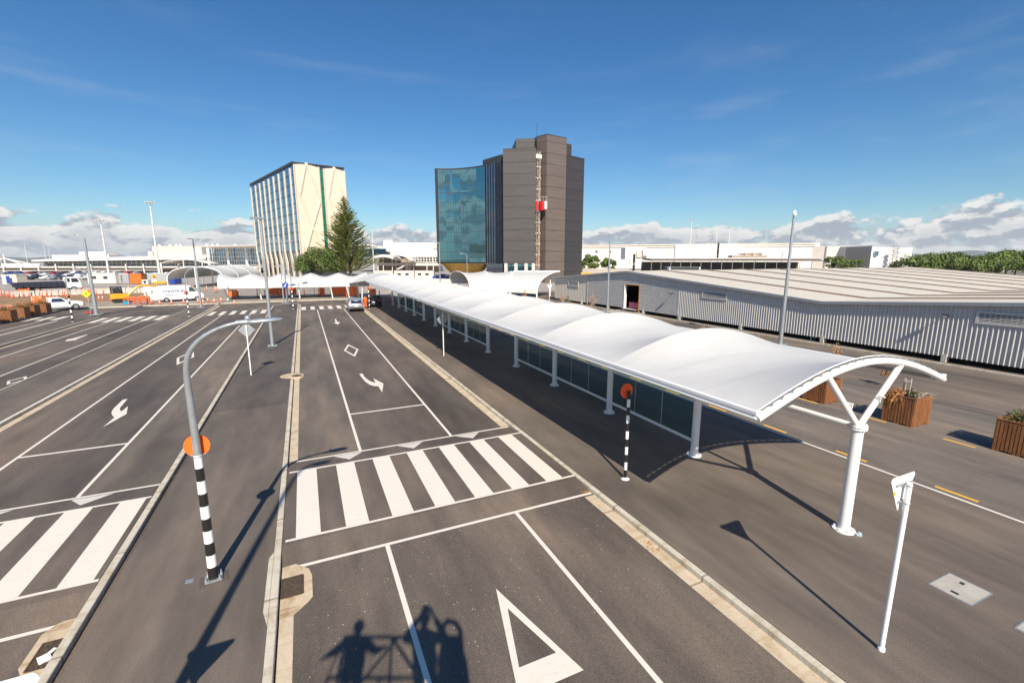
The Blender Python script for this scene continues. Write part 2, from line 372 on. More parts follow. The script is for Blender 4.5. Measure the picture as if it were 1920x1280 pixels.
struct('kerb',m,M['kerb'],'rounded kerb noses of the islands')
m=MB()
pts=[(-29,80.35),(-10.5,80.4),(-6,80.6),(3,80.5),(5.6,80.2),(6.6,79.7),(7.12,78.6)]
for a,b in zip(pts,pts[1:]):
    a=Vector((*a,0)); b=Vector((*b,0)); d=b-a; m.box((a+b)/2+Vector((0,0,-.15)),(d.length+.05,.30,.33),math.atan2(d.y,d.x))
struct('kerb',m,M['kerb'],'pale kerb closing off the far end of the lanes')
m=MB(); m.bx(35.9,36.1,-25,60,0,.10); struct('kerb',m,M['kerb'],'thin concrete edging along the long metal shed')
# channels
def chan(x0,x1,y0,y1): 
    m=MB(); m.bx(x0,x1,y0,y1,RZ-.02,L1+.001); return struct('drain_channel',m,M['channel'],'cream concrete gutter channel beside the kerb')
chan(-.88,-.64,-25,8.55); chan(-.88,-.62,15.9,74); chan(6.78,7.10,-25,9.9); chan(6.78,7.10,15.9,78); chan(-11.48,-11.18,-25,77); chan(-21.25,-21.05,-25,65)
# raised crossing tables with ramps
def table(x0,x1):
    m=MB(); ya,yb,yc,yd=10.12,10.80,14.86,15.72
    m.extr([(ya,RZ-.1),(yd,RZ-.1),(yd,RZ+.001),(yc,-.003),(yb,-.003),(ya,RZ+.001)],'x',x0,x1)
    return m
struct('crossing_table',table(-.90,7.09),M['road'],'raised asphalt crossing table between the two near kerbs')
struct('crossing_table',table(-11.48,-4.29),M['road'],'raised asphalt crossing table on the left carriageway')
def rampz(y):
    if y<10.12 or y>15.72: return RZ
    if y<10.8: return RZ+(y-10.12)/.68*(.117)
    if y>14.86: return -.003-(y-14.86)/.86*.117
    return -.003
# zebra crossings
def rect(m,x0,x1,y0,y1,z): m.add([(x0,y0,z),(x1,y0,z),(x1,y1,z),(x0,y1,z)],[(0,1,2,3)])
def zebra(xs,w,y0,y1,z,xa,xb,label,lines=True,lw=.09):
    m=MB()
    for x in xs: rect(m,x,x+w,y0+lw+.001,y1-lw-.001,z)
    if lines:
        rect(m,xa,xb,y0,y0+lw,z); rect(m,xa,xb,y1-lw,y1,z)
    return struct('zebra_crossing',m,M['white_paint'],label)
zebra([-.62+1.128*i for i in range(7)],.55,10.90,14.80,.003,-.84,7.09,'near white zebra crossing with seven broad stripes')
zebra([-4.98-1.15*i for i in range(6)],.58,11.05,14.80,.003,-11.4,-4.30,'white zebra crossing on the left carriageway, cut by the photo edge')
zebra([-.55+1.13*i for i in range(7)],.55,65.9,70.3,L1,-.6,7.0,'far zebra crossing behind the silver car')
zebra([-10.9+1.13*i for i in range(6)],.55,64.0,68.3,L1,-11,-4.4,'far zebra crossing left of the tall galvanised lamp')
zebra([-21.2+1.14*i for i in range(6)],.6,61.6,66.2,L1,-21.2,-14.5,'far left zebra crossing leading to the leaning lamp post')
zebra([-28.3+1.2*i for i in range(3)],.6,66.2,70,L1,-28.4,-24.6,'short zebra crossing beside the left planters',False)
# lane lines
m=MB()
def line(x,y0,y1,w=.10,z=L1): rect(m,x-w/2,x+w/2,y0,y1,z)
def cross(y,x0,x1,w=.10,z=L1): rect(m,x0,x1,y-w/2,y+w/2,z+.002)
line(1.33,-25,9.97); line(1.37,15.86,65.4); line(4.68,-25,9.97); line(4.68,15.86,65.4)
line(-6.27,15.86,64); line(-9.28,15.86,64); line(-6.27,-25,9.97); line(-9.28,-25,9.97)
line(-16.3,-25,61.5); line(-19.3,-25,61.5); line(-26.3,40,66,.12); line(-14.2,-25,76,.12)
line(-24.3,-25,64,.12,.012); line(-11.58,-25,76.5,.1,.012)
cross(10.02,-.57,7.08); cross(10.05,-11.1,-4.31); cross(20.0,1.42,4.63,.13); cross(20.05,-9.23,-6.32,.13)
cross(15.80,-.66,7.05,.09); cross(15.80,-11.1,-4.31,.09)
rect(m,-3.6,-2.9,65.3,65.55,.012)
struct('lane_lines',m,M['white_paint'],'thin white lane lines painted on the asphalt')
# give-way triangles painted on the far ramps
def tri(a,b,c):
    m=MB(); P=[]
    for q in (a,b,c): P.append((q[0],q[1],rampz(q[1])+.006))
    m.add(P,[(0,1,2)]); return m
k=0
for x0,x1,xa in [(.48,1.42,.95),(2.62,3.55,3.08),(4.80,5.75,5.28),(-6.36,-5.4,-5.93),(-8.5,-7.55,-8.05),(-10.6,-9.7,-10.2)]:
    struct('ramp_triangle',tri((xa,15.05),(x1,15.72),(x0,15.72)),M['white_paint'],['leftmost','middle','rightmost'][k] +' white ramp triangle before the near zebra' if k<3 else 'white ramp triangle on the left carriageway'); k+=1
# arrows and diamonds traced on the road plane
def mark(pts,label,off=(0,0),k=1,z=L1+.003,name='road_arrow'):
    mm=MB(); mm.sheet([tuple(G(off[0]+x/k,off[1]+y/k,RZ))[:2] for x,y in pts],z); return struct(name,mm,M['white_paint'],label)
def tess(o):
    return o
mark([(470,775),(508,768),(535,808),(575,845),(620,868),(668,880),(640,827),(762,890),(746,995),(700,923),(640,918),(590,900),(545,868),(505,822)],'curved white turn arrow in the middle lane',(600,580),6.4)
mark([(176,118),(192,115),(208,150),(242,153),(215,183),(165,158),(188,152)],'small straight white arrow near the silver car',(600,580),6.4)
mark([(775,372),(885,357),(730,540),(700,575),(705,620),(740,655),(895,530),(860,718),(300,1030),(570,800),(520,750),(495,690),(520,630),(560,575)],'hooked white turn arrow on the left carriageway',(170,720),12.8)
mark([(488,800),(505,785),(545,778),(655,748),(655,752),(570,785),(580,788)],'flattened white arrow far left',(0,440),4)
mark([(1600,718),(1620,712),(1655,686),(1665,690),(1630,720),(1605,730)],'far white arrow behind the curved lamp arm',(0,440),4)
def ring(cx,cy,w,h,t,label):
    mm=MB(); o=[(cx,cy-h),(cx+w,cy),(cx,cy+h),(cx-w,cy)]; i=[(cx,cy-h+t*h/w*1.1),(cx+w-t,cy),(cx,cy+h-t*h/w*1.1),(cx-w+t,cy)]
    for a in range(4):
        b=(a+1)%4; mm.add([(*o[a],L1+.003),(*o[b],L1+.003),(*i[b],L1+.003),(*i[a],L1+.003)],[(0,1,2,3)])
    struct('road_diamond',mm,M['white_paint'],label)
ring(2.83,34.9,.52,2.6,.14,'white diamond outline painted in the middle lane')
ring(-7.75,36.9,.50,2.5,.14,'white diamond outline painted on the left carriageway')
ring(-14.9,33.6,.4,1.0,.12,'small white diamond outline far left')
# hollow give way triangle in the nearest lane
mm=MB(); O=[(3.11,7.60),(2.53,5.28),(3.70,5.28)]; I=[(3.11,7.02),(2.76,5.76),(3.46,5.76)]
for a,b in ((0,1),(1,2),(2,0)): mm.add([(*O[a],L1+.003),(*O[b],L1+.003),(*I[b],L1+.003),(*I[a],L1+.003)],[(0,1,2,3)])
struct('give_way_triangle',mm,M['white_paint'],'large hollow white triangle painted in the nearest lane')
# right-hand line and yellow dashes
mm=MB(); rect(mm,15.93,16.03,-25,70,.009); struct('edge_line',mm,M['white_paint'],'white edge line beside the service lane')
mm=MB()
for i in range(-3,24): y=5.05+2.73*i; rect(mm,16.22,16.33,y,y+.95,.009); rect(mm,20.95,21.06,y+1.8,y+2.7,.009)
struct('yellow_dashes',mm,M['yellow_paint'],'two rows of short yellow dashes along the service lane')
mm=MB(); rect(mm,26.05,26.09,-25,60,.005); struct('asphalt_seam',mm,M['black'],'thin dark seam in the forecourt asphalt')
mm=MB(); rect(mm,-4.1,-1.07,15.97,16.0,.003); rect(mm,-4.1,-1.07,22.3,22.33,.003); struct('asphalt_seam',mm,M['lane'],'pale paving joints across the central island')
def patch(x0,x1,y0,y1,z,mat,label): mm=MB(); rect(mm,x0,x1,y0,y1,z); struct('asphalt_patch',mm,M[mat],label)
patch(-3.95,-1.07,22.34,75,.0012,'pavedark','darker asphalt laid on the far part of the central island')
patch(-6.22,-4.29,15.86,72,RZ+.0025,'roadpale','paler strip of asphalt beside the central island')
patch(-9.22,-6.33,15.86,64,RZ+.0025,'roaddark','darker lane left of the central island')
patch(-16.2,-14.45,-25,61,RZ+.0025,'roaddark','darker strip of asphalt by the second island')
patch(4.74,6.77,15.86,65,RZ+.0025,'roaddark','darker narrow lane along the right hand kerb')
patch(-.6,1.3,15.86,65,RZ+.0025,'roadpale','paler narrow strip right of the central island')
mm=MB()
for r_,a0,a1,cx_,cy_ in ((3.4,-.9,1.3,-21.5,74),(2.6,-.8,1.1,-21.8,74.2),(3.9,-.7,.9,-17.5,73.5)):
    P=[(cx_+r_*1.5*math.cos(a0+(a1-a0)*k/16),cy_+r_*math.sin(a0+(a1-a0)*k/16)) for k in range(17)]
    for p,q in zip(P,P[1:]): mm.add([(p[0],p[1],L1),(q[0],q[1],L1),(q[0]*1.0-.35,q[1],L1),(p[0]-.35,p[1],L1)],[(0,3,2,1)])
struct('tyre_marks',mm,M['roadpale'],'pale curved tyre marks near the far left lamp post')
# drains, pits and covers
def grate(x0,x1,y0,y1,z,label,bars=12):
    t=thing('storm_drain',((x0+x1)/2,(y0+y1)/2,z),label,'drain')
    a=MB(); a.bx(x0,x1,y0,y1,z-.03,z+.004); a.build('pit',M['void'],t)
    a=MB()
    for i in range(bars+1): y=y0+(y1-y0)*i/bars; a.bx(x0,x1,y-.011,y+.011,z+.006,z+.022)
    for x in (x0,x1,(x0+x1)/2): a.bx(x-.014,x+.014,y0,y1,z+.007,z+.025)
    a.build('grate',M['rust'],t); return t
mm=MB(); mm.prism([(-.89,10.12),(-.62,10.14),(-.36,9.86),(-.30,9.60),(-.30,8.92),(-.38,8.80),(-.63,8.56),(-.89,8.56)],RZ-.01,RZ+.007); struct('drain_apron',mm,M['slabc'],'tan concrete apron round the near storm drain')
grate(-.87,-.48,9.08,9.68,RZ+.008,'rusty square storm drain grate beside the central island kerb')
mm=MB(); mm.prism([(-4.29,10.3),(-4.62,10.1),(-4.74,9.9),(-4.74,9.15),(-4.6,8.9),(-4.29,8.6)],RZ-.01,RZ+.007); struct('drain_apron',mm,M['slabc'],'tan concrete apron in the lower left corner')
grate(-4.60,-4.31,9.0,9.62,RZ+.008,'storm drain grate littered with white scraps in the lower left corner')
mm=MB(); mm.box((-4.43,9.2,RZ+.034),(.16,.2,.02),.5); mm.box((-4.38,9.35,RZ+.036),(.1,.06,.02),1.1); tag(mm.build('litter',M['whitep']),'white scraps lying on the lower left drain grate','litter')
t=thing('manhole',(-1.0,27.9,0),'round pale manhole straddling the central island kerb','manhole')
mm=MB(); mm.lathe((-1.0,27.9,0),[(.62,-.12),(.62,.012),(.5,.016)],28); mm.build('collar',M['slabc'],t); mm=MB(); mm.lathe((-.75,27.7,0),[(.26,.017),(.26,.022),(.2,.023)],24); mm.build('lid',M['rust'],t)
def cover(P,label):
    t=thing('service_cover',(sum(p[0] for p in P)/4,sum(p[1] for p in P)/4,0),label,'cover')
    a=MB(); a.prism(P,-.02,.008); a.build('frame',M['galv'],t)
    c=[sum(p[0] for p in P)/4,sum(p[1] for p in P)/4]; Q=[(c[0]+(p[0]-c[0])*.93,c[1]+(p[1]-c[1])*.93) for p in P]
    a=MB(); a.prism(Q,.0,.012); a.build('lid',M['cover'],t)
    a=MB(); a.box((c[0]+.22,c[1]+.05,.014),(.09,.07,.004)); a.build('lifting_slot',M['darkmetal'],t); a=MB(); a.box((c[0]-.25,c[1]-.02,.014),(.07,.12,.004)); a.build('lifting_slot',M['darkmetal'],t)
cover([(11.93,3.93),(11.93,3.25),(11.11,3.27),(11.11,3.94)],'square concrete service cover on the footpath right of the sign post')
cover([(11.95,2.70),(11.95,2.02),(11.13,2.03),(11.13,2.70)],'second service cover cut by the right photo edge')
mm=MB(); mm.bx(-2.66,-2.52,10.22,10.34,.0,.008); tag(mm.build('marker_plate',M['galv']),'tiny pale square plate in the asphalt beside the striped lamp post','plate')
mm=MB(); mm.box((11.66,5.49,.03),(.12,.07,.05),.6); mm.box((11.60,5.53,.025),(.08,.06,.04),1.3); tag(mm.build('litter',M['paleblue']),'crumpled pale blue litter beside the end canopy column','litter')
random.seed(5)
mm=MB()
for i in range(260):
    x=random.uniform(-.5,6.7); y=random.uniform(6,10); s=random.uniform(.004,.012); mm.box((x,y,L1+.004),(s,s*1.4,s*.8),random.uniform(0,3))
tag(mm.build('grit',M['kerb']),'pale grit scattered over the nearest lanes','grit',kind='stuff')
mm=MB(); random.seed(8)
for c in ((7.0,10.15),(7.02,7.4)):
    for i in range(40): mm.box((c[0]+random.gauss(0,.09),c[1]+random.gauss(0,.12),L1+.008),(.05,.012,.006),random.uniform(0,3))
tag(mm.build('leaves',M['twig']),'dry leaf litter caught in the right hand gutter','leaves',kind='stuff')
# ================================================================== long white canopy
def arch_z(x,x0=8.03,x1=15.10,ze=3.42,rise=.80):
    u=(x-(x0+x1)/2)/((x1-x0)/2); return ze+rise*(math.cos(u*math.pi/2*.94)-math.cos(math.pi/2*.94))/(1-math.cos(math.pi/2*.94))
Y0=5.80; BAY=4.72; NB=13
YA=[Y0+BAY*i for i in range(NB+1)]
cn=thing('long_canopy',(11.56,Y0,0),'long white tensioned membrane canopy on tubular arches running down the forecourt','canopy')
for i in range(NB):            # each bay of membrane
    m=MB(); nx,ny=28,12; vs=[]
    for j in range(ny+1):
        v=j/ny; y=YA[i]+BAY*v+.0; sag=(4*v*(1-v))
        for k in range(nx+1):
            x=8.06+(15.07-8.06)*k/nx; u=(x-11.565)/3.505
            za=arch_z(x)+.10; zf=3.50
            dip=.58*sag*(1-u*u)
            # edges curve in a little between arches
            xx=11.565+(x-11.565)*(1-.006*sag)
            vs.append((xx,y,za-dip))
    fs=[(j*(nx+1)+k,j*(nx+1)+k+1,(j+1)*(nx+1)+k+1,(j+1)*(nx+1)+k) for j in range(ny) for k in range(nx)]
    m.add(vs,fs,True); m.build('membrane_bay',M['mem'],cn)
for i,y in enumerate(YA):
    m=MB(); r=.082 if i==0 else .06; xs=[7.98+(15.06-7.98)*k/24 for k in range(25)]
    m.tube([(x,y-(.02 if i==0 else 0),arch_z(x)-(.02)) for x in xs],r,12)
    ar=m.build('arch',M['steel'],cn)
    if i==0:
        for k in range(1,24,1):
            m=MB(); x=xs[k]+.1; z=arch_z(x)+.085; a=math.atan((arch_z(x+.1)-arch_z(x-.1))/.2)
            m.box((x,y-.015,z),(.10,.05,.012),0,-a); m.box((x-.02,y-.05,z-.01),(.02,.03,.03),0,-a); m.build('clamp_plate',M['galv'],ar)
        m=MB(); m.tube([(x,y+.035,arch_z(x)+.095) for x in xs],.014,6); m.build('edge_cord',M['steel'],ar)
for x,s in ((8.02,-1),(15.12,1)):
    m=MB(); ya,yb=Y0-.03,YA[-1]
    m.extr([(x-.085,3.375),(x+.085,3.375),(x+.085,3.40),(x+.03,3.40),(x+.03,3.47),(x+.085,3.47),(x+.085,3.53),(x-.085,3.53),(x-.085,3.47),(x-.055,3.45),(x-.055,3.42),(x-.085,3.40)],'y',ya,yb)
    gb=m.build('gutter_beam',M['steel'],cn)
    m=MB(); m.tube([(x-s*.11,ya-.02,3.40),(x-s*.11,yb,3.40)],.035,8); m.build('edge_tube',M['galv'],gb)
for i,y in enumerate(YA):
    col=MB(); xc=11.56
    col.tube([(xc,y,.03),(xc,y,2.62)],.125,20); co=col.build('column',M['steel'],cn)
    b=MB(); b.cyl((xc,y,0.001),.24,.03,24)
    for k in range(6): a=k*math.pi/3; b.cyl((xc+.19*math.cos(a),y+.19*math.sin(a),.03),.022,.06,6)
    b.build('base_plate',M['steel'],co)
    b=MB(); b.cyl((xc,y,2.60),.19,.035,24); b.cyl((xc,y,2.655),.19,.035,24)
    for k in range(6): a=k*math.pi/3+.3; b.cyl((xc+.16*math.cos(a),y+.16*math.sin(a),2.57),.018,.16,6)
    b.build('cap_flange',M['steel'],co)
    for s in (-1,1):
        a=MB(); a.tube([(xc+s*.06,y,2.69),(xc+s*1.42,y,arch_z(xc+s*1.42)-.06)],.072,14)
        fo=a.build('fork_arm',M['steel'],cn)
        if i<5:
            a=MB(); a.box((xc+s*.62,y-.09,3.32),(.05,.12,.03)); a.box((xc+s*.55,y-.07,3.25),(.02,.08,.12)); a.build('bracket',M['steel'],fo)
    if i<NB:
        a=MB(); a.tube([(xc,y+.15,2.64),(xc,y+BAY-.15,2.64)],.065,12); a.build('tie_beam',M['steel'],cn)
# glazed screens between the columns
no=0
for i in range(1,13):
    if i%4==0: continue
    y=YA[i]; no+=1
    t=thing('glass_screen',(11.56,y+BAY/2,0),{1:'clear tinted glass screen between the second and third canopy columns',2:'tinted glass screen, second from the near end of the canopy',3:'tinted glass screen, third from the near end of the canopy',4:'tinted glass screen just beyond the first open gap under the canopy'}.get(no,'small far glass screen under the canopy, number %d from the near end'%no),'glass screen','glass screens under the canopy')
    a=MB(); a.tube([(11.56,y+.12,.48),(11.56,y+BAY-.12,.48)],.055,10); a.build('bottom_rail',M['steel'],t)
    a=MB(); a.tube([(11.56,y+.12,1.84),(11.56,y+BAY-.12,1.84)],.016,6); a.build('top_rail',M['steel'],t)
    for k in range(3):
        w=(BAY-.30)/3; ys=y+.15+k*w
        a=MB(); a.bx(11.552,11.564,ys+.01,ys+w-.01,.535,2.02); pn=a.build('glass_pane',M['sglass'],t)
        if k: a=MB(); a.bx(11.548,11.568,ys-.012,ys+.008,.535,1.82); a.build('joint_strip',M['galv'],pn)
# ================================================================== striped crossing poles
def stripes(t,x,y,z0,z1,r0,r1,n,first='black'):
    for k in range(n):
        za=z0+(z1-z0)*k/n; zb=z0+(z1-z0)*(k+1)/n; ra=r0+(r1-r0)*k/n; rb=r0+(r1-r0)*(k+1)/n
        m=MB(); m.tube([(x,y,za),(x,y,zb)],[ra,rb],16)
        m.build('black_band' if (k%2==0)==(first=='black') else 'white_band',M['black'] if (k%2==0)==(first=='black') else M['whitep'],t)
# A: big striped lamp post in front
ax,ay=-2.14,10.13
t=thing('striped_lamp_post',(ax,ay,0),'black and white striped lamp post with curved galvanised arm on the near island','lamp post')
b=MB(); b.box((ax,ay,.008),(.50,.36,.012),.15); b.build('grout_pad',M['roaddark'],t)
b=MB(); b.box((ax,ay,.035),(.30,.26,.03),.12)
for sx in (-1,1):
    for sy in (-1,1): b.cyl((ax+sx*.12,ay+sy*.09,.05),.016,.09,8); b.cyl((ax+sx*.12,ay+sy*.09,.05),.027,.03,6)
b.build('base_plate',M['galv'],t)
stripes(t,ax,ay,.05,2.74,.092,.072,10)
P=[(ax,ay,2.74),(ax,ay,3.6),(-2.15,10.10,4.2),(-2.12,10.05,4.60),(-2.03,10.0,4.83),(-1.85,9.95,5.04),(-1.62,9.9,5.19),(-1.36,9.86,5.29),(-1.16,9.84,5.325)]
Q=[]
for i in range(len(P)-1):
    a,b2=Vector(P[i]),Vector(P[i+1]); n=4
    for k in range(n): Q.append(a.lerp(b2,k/n))
Q.append(Vector(P[-1]))
for _ in range(6): Q=[Q[0]]+[(Q[i-1]+Q[i]*2+Q[i+1])/4 for i in range(1,len(Q)-1)]+[Q[-1]]
m=MB(); m.tube(Q,[.070-.036*min(1,i/(len(Q)-1)*1.25) for i in range(len(Q))],16); m.build('curved_arm',M['galv'],t)
def lamp_head(t,p,yawz,L=.70,W=.28,tilt=.03):
    """flat elliptical road lamp reaching out from p"""
    m=MB(); M4=Matrix.Translation(p)@Matrix.Rotation(yawz,4,'Z')@Matrix.Rotation(-tilt,4,'Y')
    vs=[];fs=[]; seg=22; prof=[(0.0,.045),(.55,.045),(.9,.03),(1.0,.0),(.93,-.025),(0,-.035)]
    for r,z in prof:
        for k in range(seg):
            a=2*math.pi*k/seg; vs.append(M4@Vector((L/2+.05+L/2*max(r,.01)*math.cos(a),W/2*max(r,.01)*math.sin(a),z)))
    for i in range(len(prof)-1):
        for k in range(seg): a=i*seg+k; b=i*seg+(k+1)%seg; fs.append((a,b,b+seg,a+seg))
    m.add(vs,fs,True); o=m.build('lamp_head',M['galv'],t)
    m=MB(); m.tube([M4@Vector((-.10,0,0)),M4@Vector((.10,0,0))],[.052,.046],12); m.build('spigot',M['galv'],t)
    m=MB(); c=M4@Vector((.10,.02,.05)); m.lathe(c,[(.05,0),(.055,.03),(.045,.06),(.01,.075)],12); m.build('photocell',M['galv'],o)
    m=MB()
    for k in range(5): m.box(M4@Vector((L*.52+k*.02,-.01+.012*(k%2),.0475)),(.012,.05,.004),yawz)
    m.build('type_label',M['darkmetal'],o)
    return o
lamp_head(t,Vector((-1.12,9.84,5.325)),.10,.66,.26)
m=MB(); m.disc((ax-.02,ay+.13,2.88),(.05,1,0),.225,.006,36); d=m.build('orange_disc',M['orange'],t)
m=MB(); m.box((ax,ay+.06,2.72),(.26,.015,.02)); m.tube([(ax+.09*math.cos(a),ay+.09*math.sin(a),2.72) for a in [i*math.pi/8 for i in range(17)]],.006,6); m.build('disc_clamp',M['galv'],d)
# B: second lamp post standing just below the frame, carrying a give way sign
def triangle_sign(t,c,nrm_y,wd=.74,ht=.66,name='sign_panel',dx=0,r=.045,sticker=True,skew=0):
    """inverted triangle in the XZ plane through c (centre of the top edge)"""
    x,y,z=c; pts=[]
    V=[(x-wd/2,z),(x+wd/2,z),(x,z-ht)]
    for i in range(3):
        p=Vector(V[i]); a=(Vector(V[i-1])-p).normalized(); b=(Vector(V[(i+1)%3])-p).normalized(); q1=p+a*r*1.6; q2=p+b*r*1.6; ctr=p+(a+b)*r*.55
        pts+= [q1,(q1+q2)/2*.5+ctr*.5,q2]
    m=MB(); m.extr([(q.x,q.y) for q in pts],'y',y,y+.004*nrm_y*1.0); o=m.build(name,M['whitep'],t)
    m=MB(); c0=(V[0][0]+V[1][0])/2; inn=[(c0+(q.x-c0)*.0,0) for q in pts]
    def sc(k): 
        cx=x; cz=z-ht*.36; return [(cx+(q.x-cx)*k,cz+(q.y-cz)*k) for q in pts]
    a=sc(.97); b=sc(.70); n=len(a); yy=y+.0075
    m.add([(p[0],yy,p[1]) for p in a]+[(p[0],yy,p[1]) for p in b],[(i,(i+1)%n,n+(i+1)%n,n+i) for i in range(n)])
    m.build('red_border',M['red'],o)
    m=MB(); m.box((x,y-.02,z-.14),(.40,.03,.025)); m.box((x,y-.02,z-.44),(.14,.03,.025)); m.build('back_rail',M['galv'],o)
    if sticker: m=MB(); m.box((x-.19,y-.003,z-.28),(.06,.004,.06),0,.2); m.build('sticker',M['yellow_paint'],o)
    return o
def lamp_b():
    sd=Vector((0.16560,0.74975,-0.64067)); hd_=G(600,867)-sd*(11.5/-sd.z)*-1*-1 if False else G(600,867)+sd*(-1)*(11.5/.64067)
    bx,by=hd_.x-.62,hd_.y-.12
    t=thing('lamp_post',(bx,by,0),'tall galvanised lamp post standing just outside the lower left of the view','lamp post')
    m=MB(); m.tube([(bx,by,0),(bx,by,6),(bx,by,10.2),(bx+.03,by+.01,10.9),(bx+.12,by+.03,11.3),(bx+.25,by+.06,11.48)],[.12,.095,.07,.055,.05,.045],12); m.build('pole',M['galv'],t)
    lamp_head(t,Vector((bx+.25,by+.06,11.48)),.2,.66,.34)
lamp_b()
t=thing('give_way_sign',(-2.66,4.62,0),'give way sign at the lower left corner, only its white rounded corner showing','road sign')
m=MB(); m.tube([(-2.66,4.62,0),(-2.66,4.62,2.95)],.040,12); m.build('pole',M['whitep'],t)
triangle_sign(t,(-2.66,4.70,3.03),1,.76,.68)
# right-hand give way sign seen from behind
t=thing('give_way_sign',(8.43,3.42,0),'white back of a triangular give way sign on a slim white pole in the foreground','road sign')
m=MB(); m.tube([(8.43,3.42,0),(8.45,3.42,3.02)],.040,16); m.lathe((8.45,3.42,3.02),[(.041,0),(.035,.02),(.01,.03)],12); m.lathe((8.43,3.42,0),[(.055,0),(.052,.06),(.041,.065)],12); m.build('pole',M['whitep'],t)
triangle_sign(t,(8.43,3.50,3.14),1,.74,.66,skew=0)
m=MB()
for z in (3.0,2.70): m.tube([(8.45+.05*math.cos(a),3.42+.05*math.sin(a),z) for a in [i*math.pi/8 for i in range(17)]],.007,6)
m.build('clamps',M['galv'],t)
# belisha style pole beside the near crossing
def striped_pole(x,y,h,r,n,label,arm=False,disc=True,armdir=(1,0),dm='orangered'):
    t=thing('striped_crossing_pole',(x,y,0),label,'crossing pole')
    m=MB(); m.lathe((x,y,0),[(.13,0),(.13,.012),(.06,.02),(.05,.05)],20); m.build('base_plate',M['whitep'],t)
    stripes(t,x,y,.05,h,r,r,n)
    if disc:
        m=MB(); m.disc((x-.02,y+.09,h-.02),(0,1,0),.22,.006,28); m.build('orange_disc',M[dm],t)
    if arm:
        dx,dy=armdir; m=MB(); K=[(x,y,h),(x,y,h+1.5)]+[(x+dx*1.3*(1-math.cos(a)),y+dy*1.3*(1-math.cos(a)),h+1.5+1.3*math.sin(a)) for a in [k*math.pi/14 for k in range(1,8)]]
        m.tube(K,[.055]*2+[.05-.002*k for k in range(7)],8); m.build('curved_arm',M['galv'],t)
        lamp_head(t,Vector(K[-1]),math.atan2(dy,dx),.6,.26)
    return t
striped_pole(8.37,10.13,2.74,.047,11,'slim striped pole with an orange disc in front of the glass screens')
striped_pole(7.75,62.8,2.75,.06,9,'striped pole with an orange disc beside the silver car')
striped_pole(-1.52,66.6,2.75,.07,9,'striped pole with orange disc before the far crossing',True,True,(-1,0))
striped_pole(-12.45,63.4,2.75,.07,9,'striped lamp pole beside the lane between the two left crossings',True,True,(1,0))
striped_pole(-22.6,62.7,2.75,.08,9,'striped lamp pole standing near the white utility truck',True,True,(1,0))
# diamond warning signs seen from behind
def diamond_sign(x,y,h,label,mat='galv'):
    t=thing('diamond_sign',(x,y,0),label,'road sign')
    m=MB(); m.tube([(x,y,0),(x,y,h)],.035,10); m.build('pole',M['whitep'],t)
    m=MB(); m.extr([(x-.42,h-.42),(x,h-.86),(x+.42,h-.42),(x,h+.02)],'y',y+.04,y+.05); o=m.build('sign_panel',M[mat],t)
    m=MB(); m.box((x,y+.03,h-.3),(.34,.02,.03)); m.box((x,y+.03,h-.62),(.2,.02,.03)); m.build('back_rail',M['galv'],o)
diamond_sign(-3.12,29.0,3.02,'grey backed diamond sign on the central island behind the curved lamp')
diamond_sign(8.34,29.5,2.95,'diamond sign on a white pole in front of the canopy edge')
# ================================================================== tall lamp posts
def tall_lamp(x,y,h,r,label,head='box',hd=(-1,0),name='street_lamp'):
    t=thing(name,(x,y,0),label,'street lamp')
    m=MB(); m.tube([(x,y,0),(x,y,h*.5),(x,y,h)],[r,r*.78,r*.5],12); m.build('pole',M['galv'],t)
    m=MB(); m.box((x,y,.02),(r*5,r*5,.04)); 
    for sx in (-1,1):
        for sy in (-1,1): m.cyl((x+sx*r*1.9,y+sy*r*1.9,.04),.025,.07,6)
    m.build('base_plate',M['galv'],t)
    dx,dy=hd; a=math.atan2(dy,dx)
    if head=='box':
        m=MB(); m.box((x+dx*.35,y+dy*.35,h+.02),(.85,.34,.12),a); m.build('lamp_head',M['galv'],t); m=MB(); m.box((x+dx*.38,y+dy*.38,h-.045),(.6,.26,.02),a); m.build('lens',M['lampw'],t)
    elif head=='double':
        m=MB(); m.tube([(x-dx*.9,y-dy*.9,h+.05),(x+dx*.9,y+dy*.9,h+.05)],.04,8); m.build('crossarm',M['galv'],t)
        for s in (-1,1):
            m=MB(); m.box((x+s*dx*1.1,y+s*dy*1.1,h+.06),(.8,.34,.1),a); m.build('lamp_head',M['galv'],t)
    elif head=='arm':
        m=MB(); m.tube([(x,y,h),(x+dx*.2,y+dy*.2,h+.28),(x+dx*.8,y+dy*.8,h+.36)],.04,8); m.build('arm',M['galv'],t)
        m=MB(); m.box((x+dx*1.1,y+dy*1.1,h+.36),(.75,.3,.12),a); m.build('lamp_head',M['galv'],t)
    elif head=='camera':
        m=MB(); m.box((x+dx*.12,y+dy*.12,h+.0),(.22,.2,.14),a); m.tube([(x,y,h-.1),(x,y,h+.18)],.05,8); m.build('bracket',M['whitep'],t)
        m=MB(); m.lathe((x+dx*.28,y+dy*.28,h-.32),[(.02,0),(.11,.06),(.13,.14),(.12,.26),(.05,.3)],14); m.build('camera_dome',M['whitep'],t)
    return t
tall_lamp(-2.53,38.54,9.40,.13,'tall galvanised lamp post on the central island before the cream tower','box',(-.6,-.3))
tall_lamp(33.41,22.86,9.9,.15,'tallest right hand pole carrying a white camera dome','camera',(-.7,-.6),'camera_pole')
tall_lamp(33.2,44.9,9.2,.13,'grey lamp post in front of the shed doorway','arm',(-.9,.1))
tall_lamp(-22.74,69.34,8.9,.22,'stout leaning-looking lamp post by the far left crossing','arm',(-1,-.1))
tall_lamp(-13.1,74.3,9.1,.16,'lamp post at the tip of the second island near the van','double',(.25,.97))
